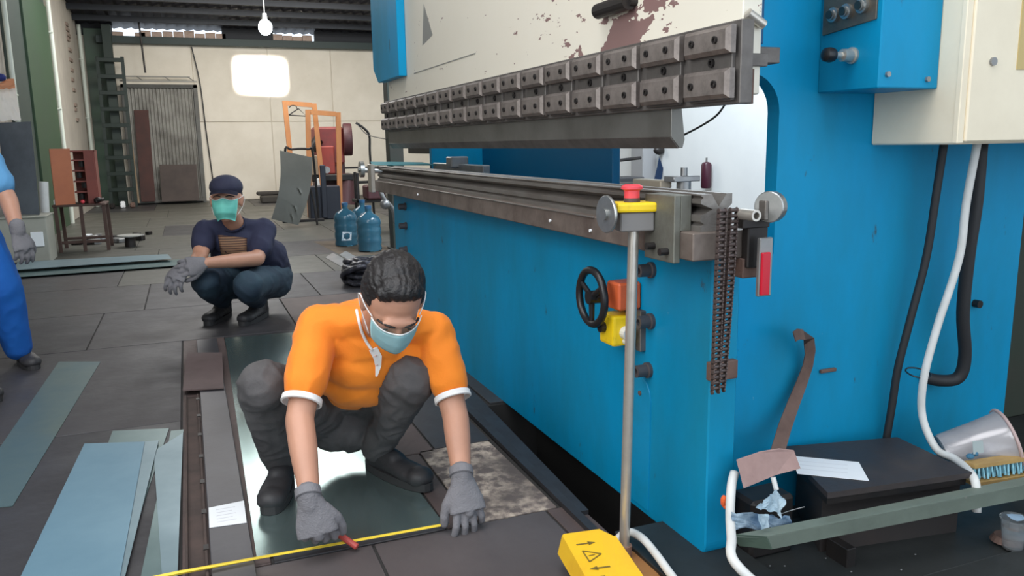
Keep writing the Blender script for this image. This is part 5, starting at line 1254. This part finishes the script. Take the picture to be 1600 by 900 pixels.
TAN = bpy.data.materials.new('tan_stripe_print'); TAN.use_nodes = True
n_ = TAN.node_tree.nodes; L_ = TAN.node_tree.links; B_ = n_['Principled BSDF']; B_.inputs['Roughness'].default_value = .8
tc = n_.new('ShaderNodeTexCoord'); sp = n_.new('ShaderNodeSeparateXYZ'); L_.new(tc.outputs['Object'], sp.inputs[0])
m_ = n_.new('ShaderNodeMath'); m_.operation = 'MULTIPLY'; m_.inputs[1].default_value = 2 * PI / .0155; L_.new(sp.outputs[2], m_.inputs[0])
s2_ = n_.new('ShaderNodeMath'); s2_.operation = 'SINE'; L_.new(m_.outputs[0], s2_.inputs[0])
gt = n_.new('ShaderNodeMath'); gt.operation = 'GREATER_THAN'; gt.inputs[1].default_value = .55; L_.new(s2_.outputs[0], gt.inputs[0])
mx = n_.new('ShaderNodeMix'); mx.data_type = 'RGBA'; mx.inputs[6].default_value = (.72, .44, .27, 1); mx.inputs[7].default_value = (.14, .08, .09, 1); L_.new(gt.outputs[0], mx.inputs[0]); L_.new(mx.outputs[2], B_.inputs['Base Color'])
pa, pb, pc, pd = at(339, 366, 4.9), at(387, 371, 4.9), at(387, 399, 4.9), at(344, 401, 4.9)
grid = [[(pa.lerp(pb, i / 10)).lerp(pd.lerp(pc, i / 10), j / 8) for i in range(11)] for j in range(9)]
decal(sh2, (grid, _ray(363, 384)), TAN, 'chest_print', sh2, .004, label='tan print of thin stripes')
cuff(nk2 + V((-.005, -.012, .003)), (hc2 - nk2), .072, .012, 'neck_band', NAVY, sh2)
jn = [('e', pe2, (.17, .15, .15)), ('c', hpR, .11, kR2 + V((0, .03, -.02)), .085), ('c', hpL, .115, kL2 + V((0, .03, -.01)), .088), ('e', kL2, (.088, .088, .088)), ('e', kR2, (.080, .085, .080)),
    ('c', kR2 + V((0, .02, -.03)), .078, aR2, .058), ('c', kL2 + V((0, .02, -.03)), .080, aL2, .060), ('c', kL2.lerp(aL2, .4) + V((0, .08, 0)), .085, hpL + V((0, -.05, -.03)), .10), ('c', kR2.lerp(aR2, .4) + V((0, .06, 0)), .08, hpR + V((0, -.05, -.03)), .10)]
organic('jeans', jn, JEANN, w2, .009, 4, .006, 10, label='dark blue jeans')
ga = hand_parts(hL2, (-.85, -.10, -.12), (.1, -1, .3), 1, (.3, .55, .4), 1.22, 1.15, .2, .8, .4)
organic('glove', ga, GLOVE, w2, .005, 2, .0006, 40, label='grey glove, the upper of two clasped hands')
gb_ = hand_parts(hR2 + V((-.04, .03, .0)), (-.55, -.35, -.75), (-.5, -.8, .3), -1, (.3, .55, .5), 1.22, 1.15, .25, .8, .4)
organic('glove', gb_, GLOVE, w2, .005, 2, .0006, 40, label='grey glove, the lower hand')
shoe((.19, 5.62, .0), (.045, 5.31, .0), 1.22, w2, .12); shoe((.42, 5.52, .0), (.245, 5.20, .0), 1.22, w2, .12)

# ---------------------------------------------------------------- the worker at the left edge
w3 = thing('person', 'person in light blue shirt and bright blue trousers cut off by the left edge', 'person', (-1.05, 4.55, .0))
hc3 = V((-1.12, 4.45, 1.44)); Rh3 = frame_of((.1, -.98, -.15), (0, -.15, .98)); K3 = 1.0
hp_, P3 = head_parts(hc3, Rh3, K3)
s3L = V((-.925, 4.58, 1.17)); s3R = V((-1.29, 4.52, 1.17)); e3L = at(14, 315, 4.52); e3R = V((-1.33, 4.45, .90)); h3L = at(28, 362, 4.42); h3R = V((-1.28, 4.25, .72))
pe3 = V((-1.04, 4.62, .70)); nk3 = V((-1.11, 4.53, 1.27))
k3L = at(6, 450, 4.62); a3L = at(28, 548, 4.72); k3R = V((-1.10, 4.30, .42)); a3R = V((-1.06, 4.15, .10))
body = hp_ + [('c', P3(0, .03, -.05), .055, nk3, .06), ('l', [(nk3, .06, .055), (V((-1.11, 4.57, 1.15)), .13, .05), (V((-1.10, 4.58, 1.02)), .12, .07), (V((-1.07, 4.60, .85)), .11, .08), (pe3, .12, .09)], (1, 0, 0)),
    ('c', s3L, .05, e3L, .042), ('c', e3L, .042, h3L, .028), ('c', s3R, .05, e3R, .042), ('c', e3R, .042, h3R, .028),
    ('c', pe3 + V((.08, 0, 0)), .075, k3L, .05), ('c', k3L, .05, a3L, .035), ('c', pe3 + V((-.08, 0, 0)), .075, k3R, .05), ('c', k3R, .05, a3R, .035)]
organic('body', body, SKIN, w3, .008, 3)
face_details(P3, Rh3, w3, K3, True)
e3 = E1(P3, Rh3, K3)
organic('hair', [e3((0, .020, .056), (.082, .096, .082)), e3((0, .050, .015), (.080, .064, .085))], HAIRM, w3, .007, 2, .001, 40)
c3L = s3L.lerp(e3L, .72); c3R = s3R.lerp(e3R, .72)
sh3 = organic('work_shirt', [('l', [(nk3 + V((0, 0, -.01)), .075, .065), (V((-1.11, 4.56, 1.19)), .165, .095), (V((-1.10, 4.57, 1.0)), .165, .115), (V((-1.06, 4.60, .84)), .155, .12), (pe3 + V((0, 0, -.0)), .155, .12)], (1, 0, 0), True), ('c', s3L, .068, c3L, .066), ('c', s3R, .068, c3R, .066)],
    mat('sky_blue_cotton', (0.10, 0.30, 0.55), .85, 0, (.14, .36, .60), 5, .6, bump=.1, bsc=120), w3, .009, 4, .005, 9, label='light blue short-sleeved shirt')
BT = mat('bright_blue_trousers', (0.004, 0.10, 0.42), .8, 0, (.006, .14, .50), 4, .6, bump=.1, bsc=120)
organic('trousers', [('e', pe3 + V((0, 0, -.03)), (.155, .13, .13)), ('c', pe3 + V((.07, 0, -.02)), .10, k3L, .082), ('c', k3L, .082, a3L + V((0, 0, .02)), .066), ('c', pe3 + V((-.08, 0, -.02)), .10, k3R, .082), ('c', k3R, .082, a3R + V((0, 0, .03)), .066)], BT, w3, .009, 4, .006, 9, label='bright blue work trousers')
organic('glove', hand_parts(h3L, (.22, -.12, -1), (.6, -.8, 0), 1, (.3, .5, .4), 1.05, 1.12, .15, .7, .4) + [('c', h3L + V((0, 0, .03)), .034, h3L, .034)], GLOVE, w3, .005, 2, .0006, 40, label='grey knit glove')
organic('glove', hand_parts(h3R, (.0, -.3, -1), (-.8, -.6, 0), -1, (.3, .5, .4), 1.05, 1.12, .15, .7, .4), GLOVE, w3, .006, 2)
sa = shoe((-.90, 4.86, .0), (-.80, 4.60, .0), 1.05, w3); sb2 = shoe((-1.05, 4.26, .0), (-.86, 4.06, .0), 1.05, w3)
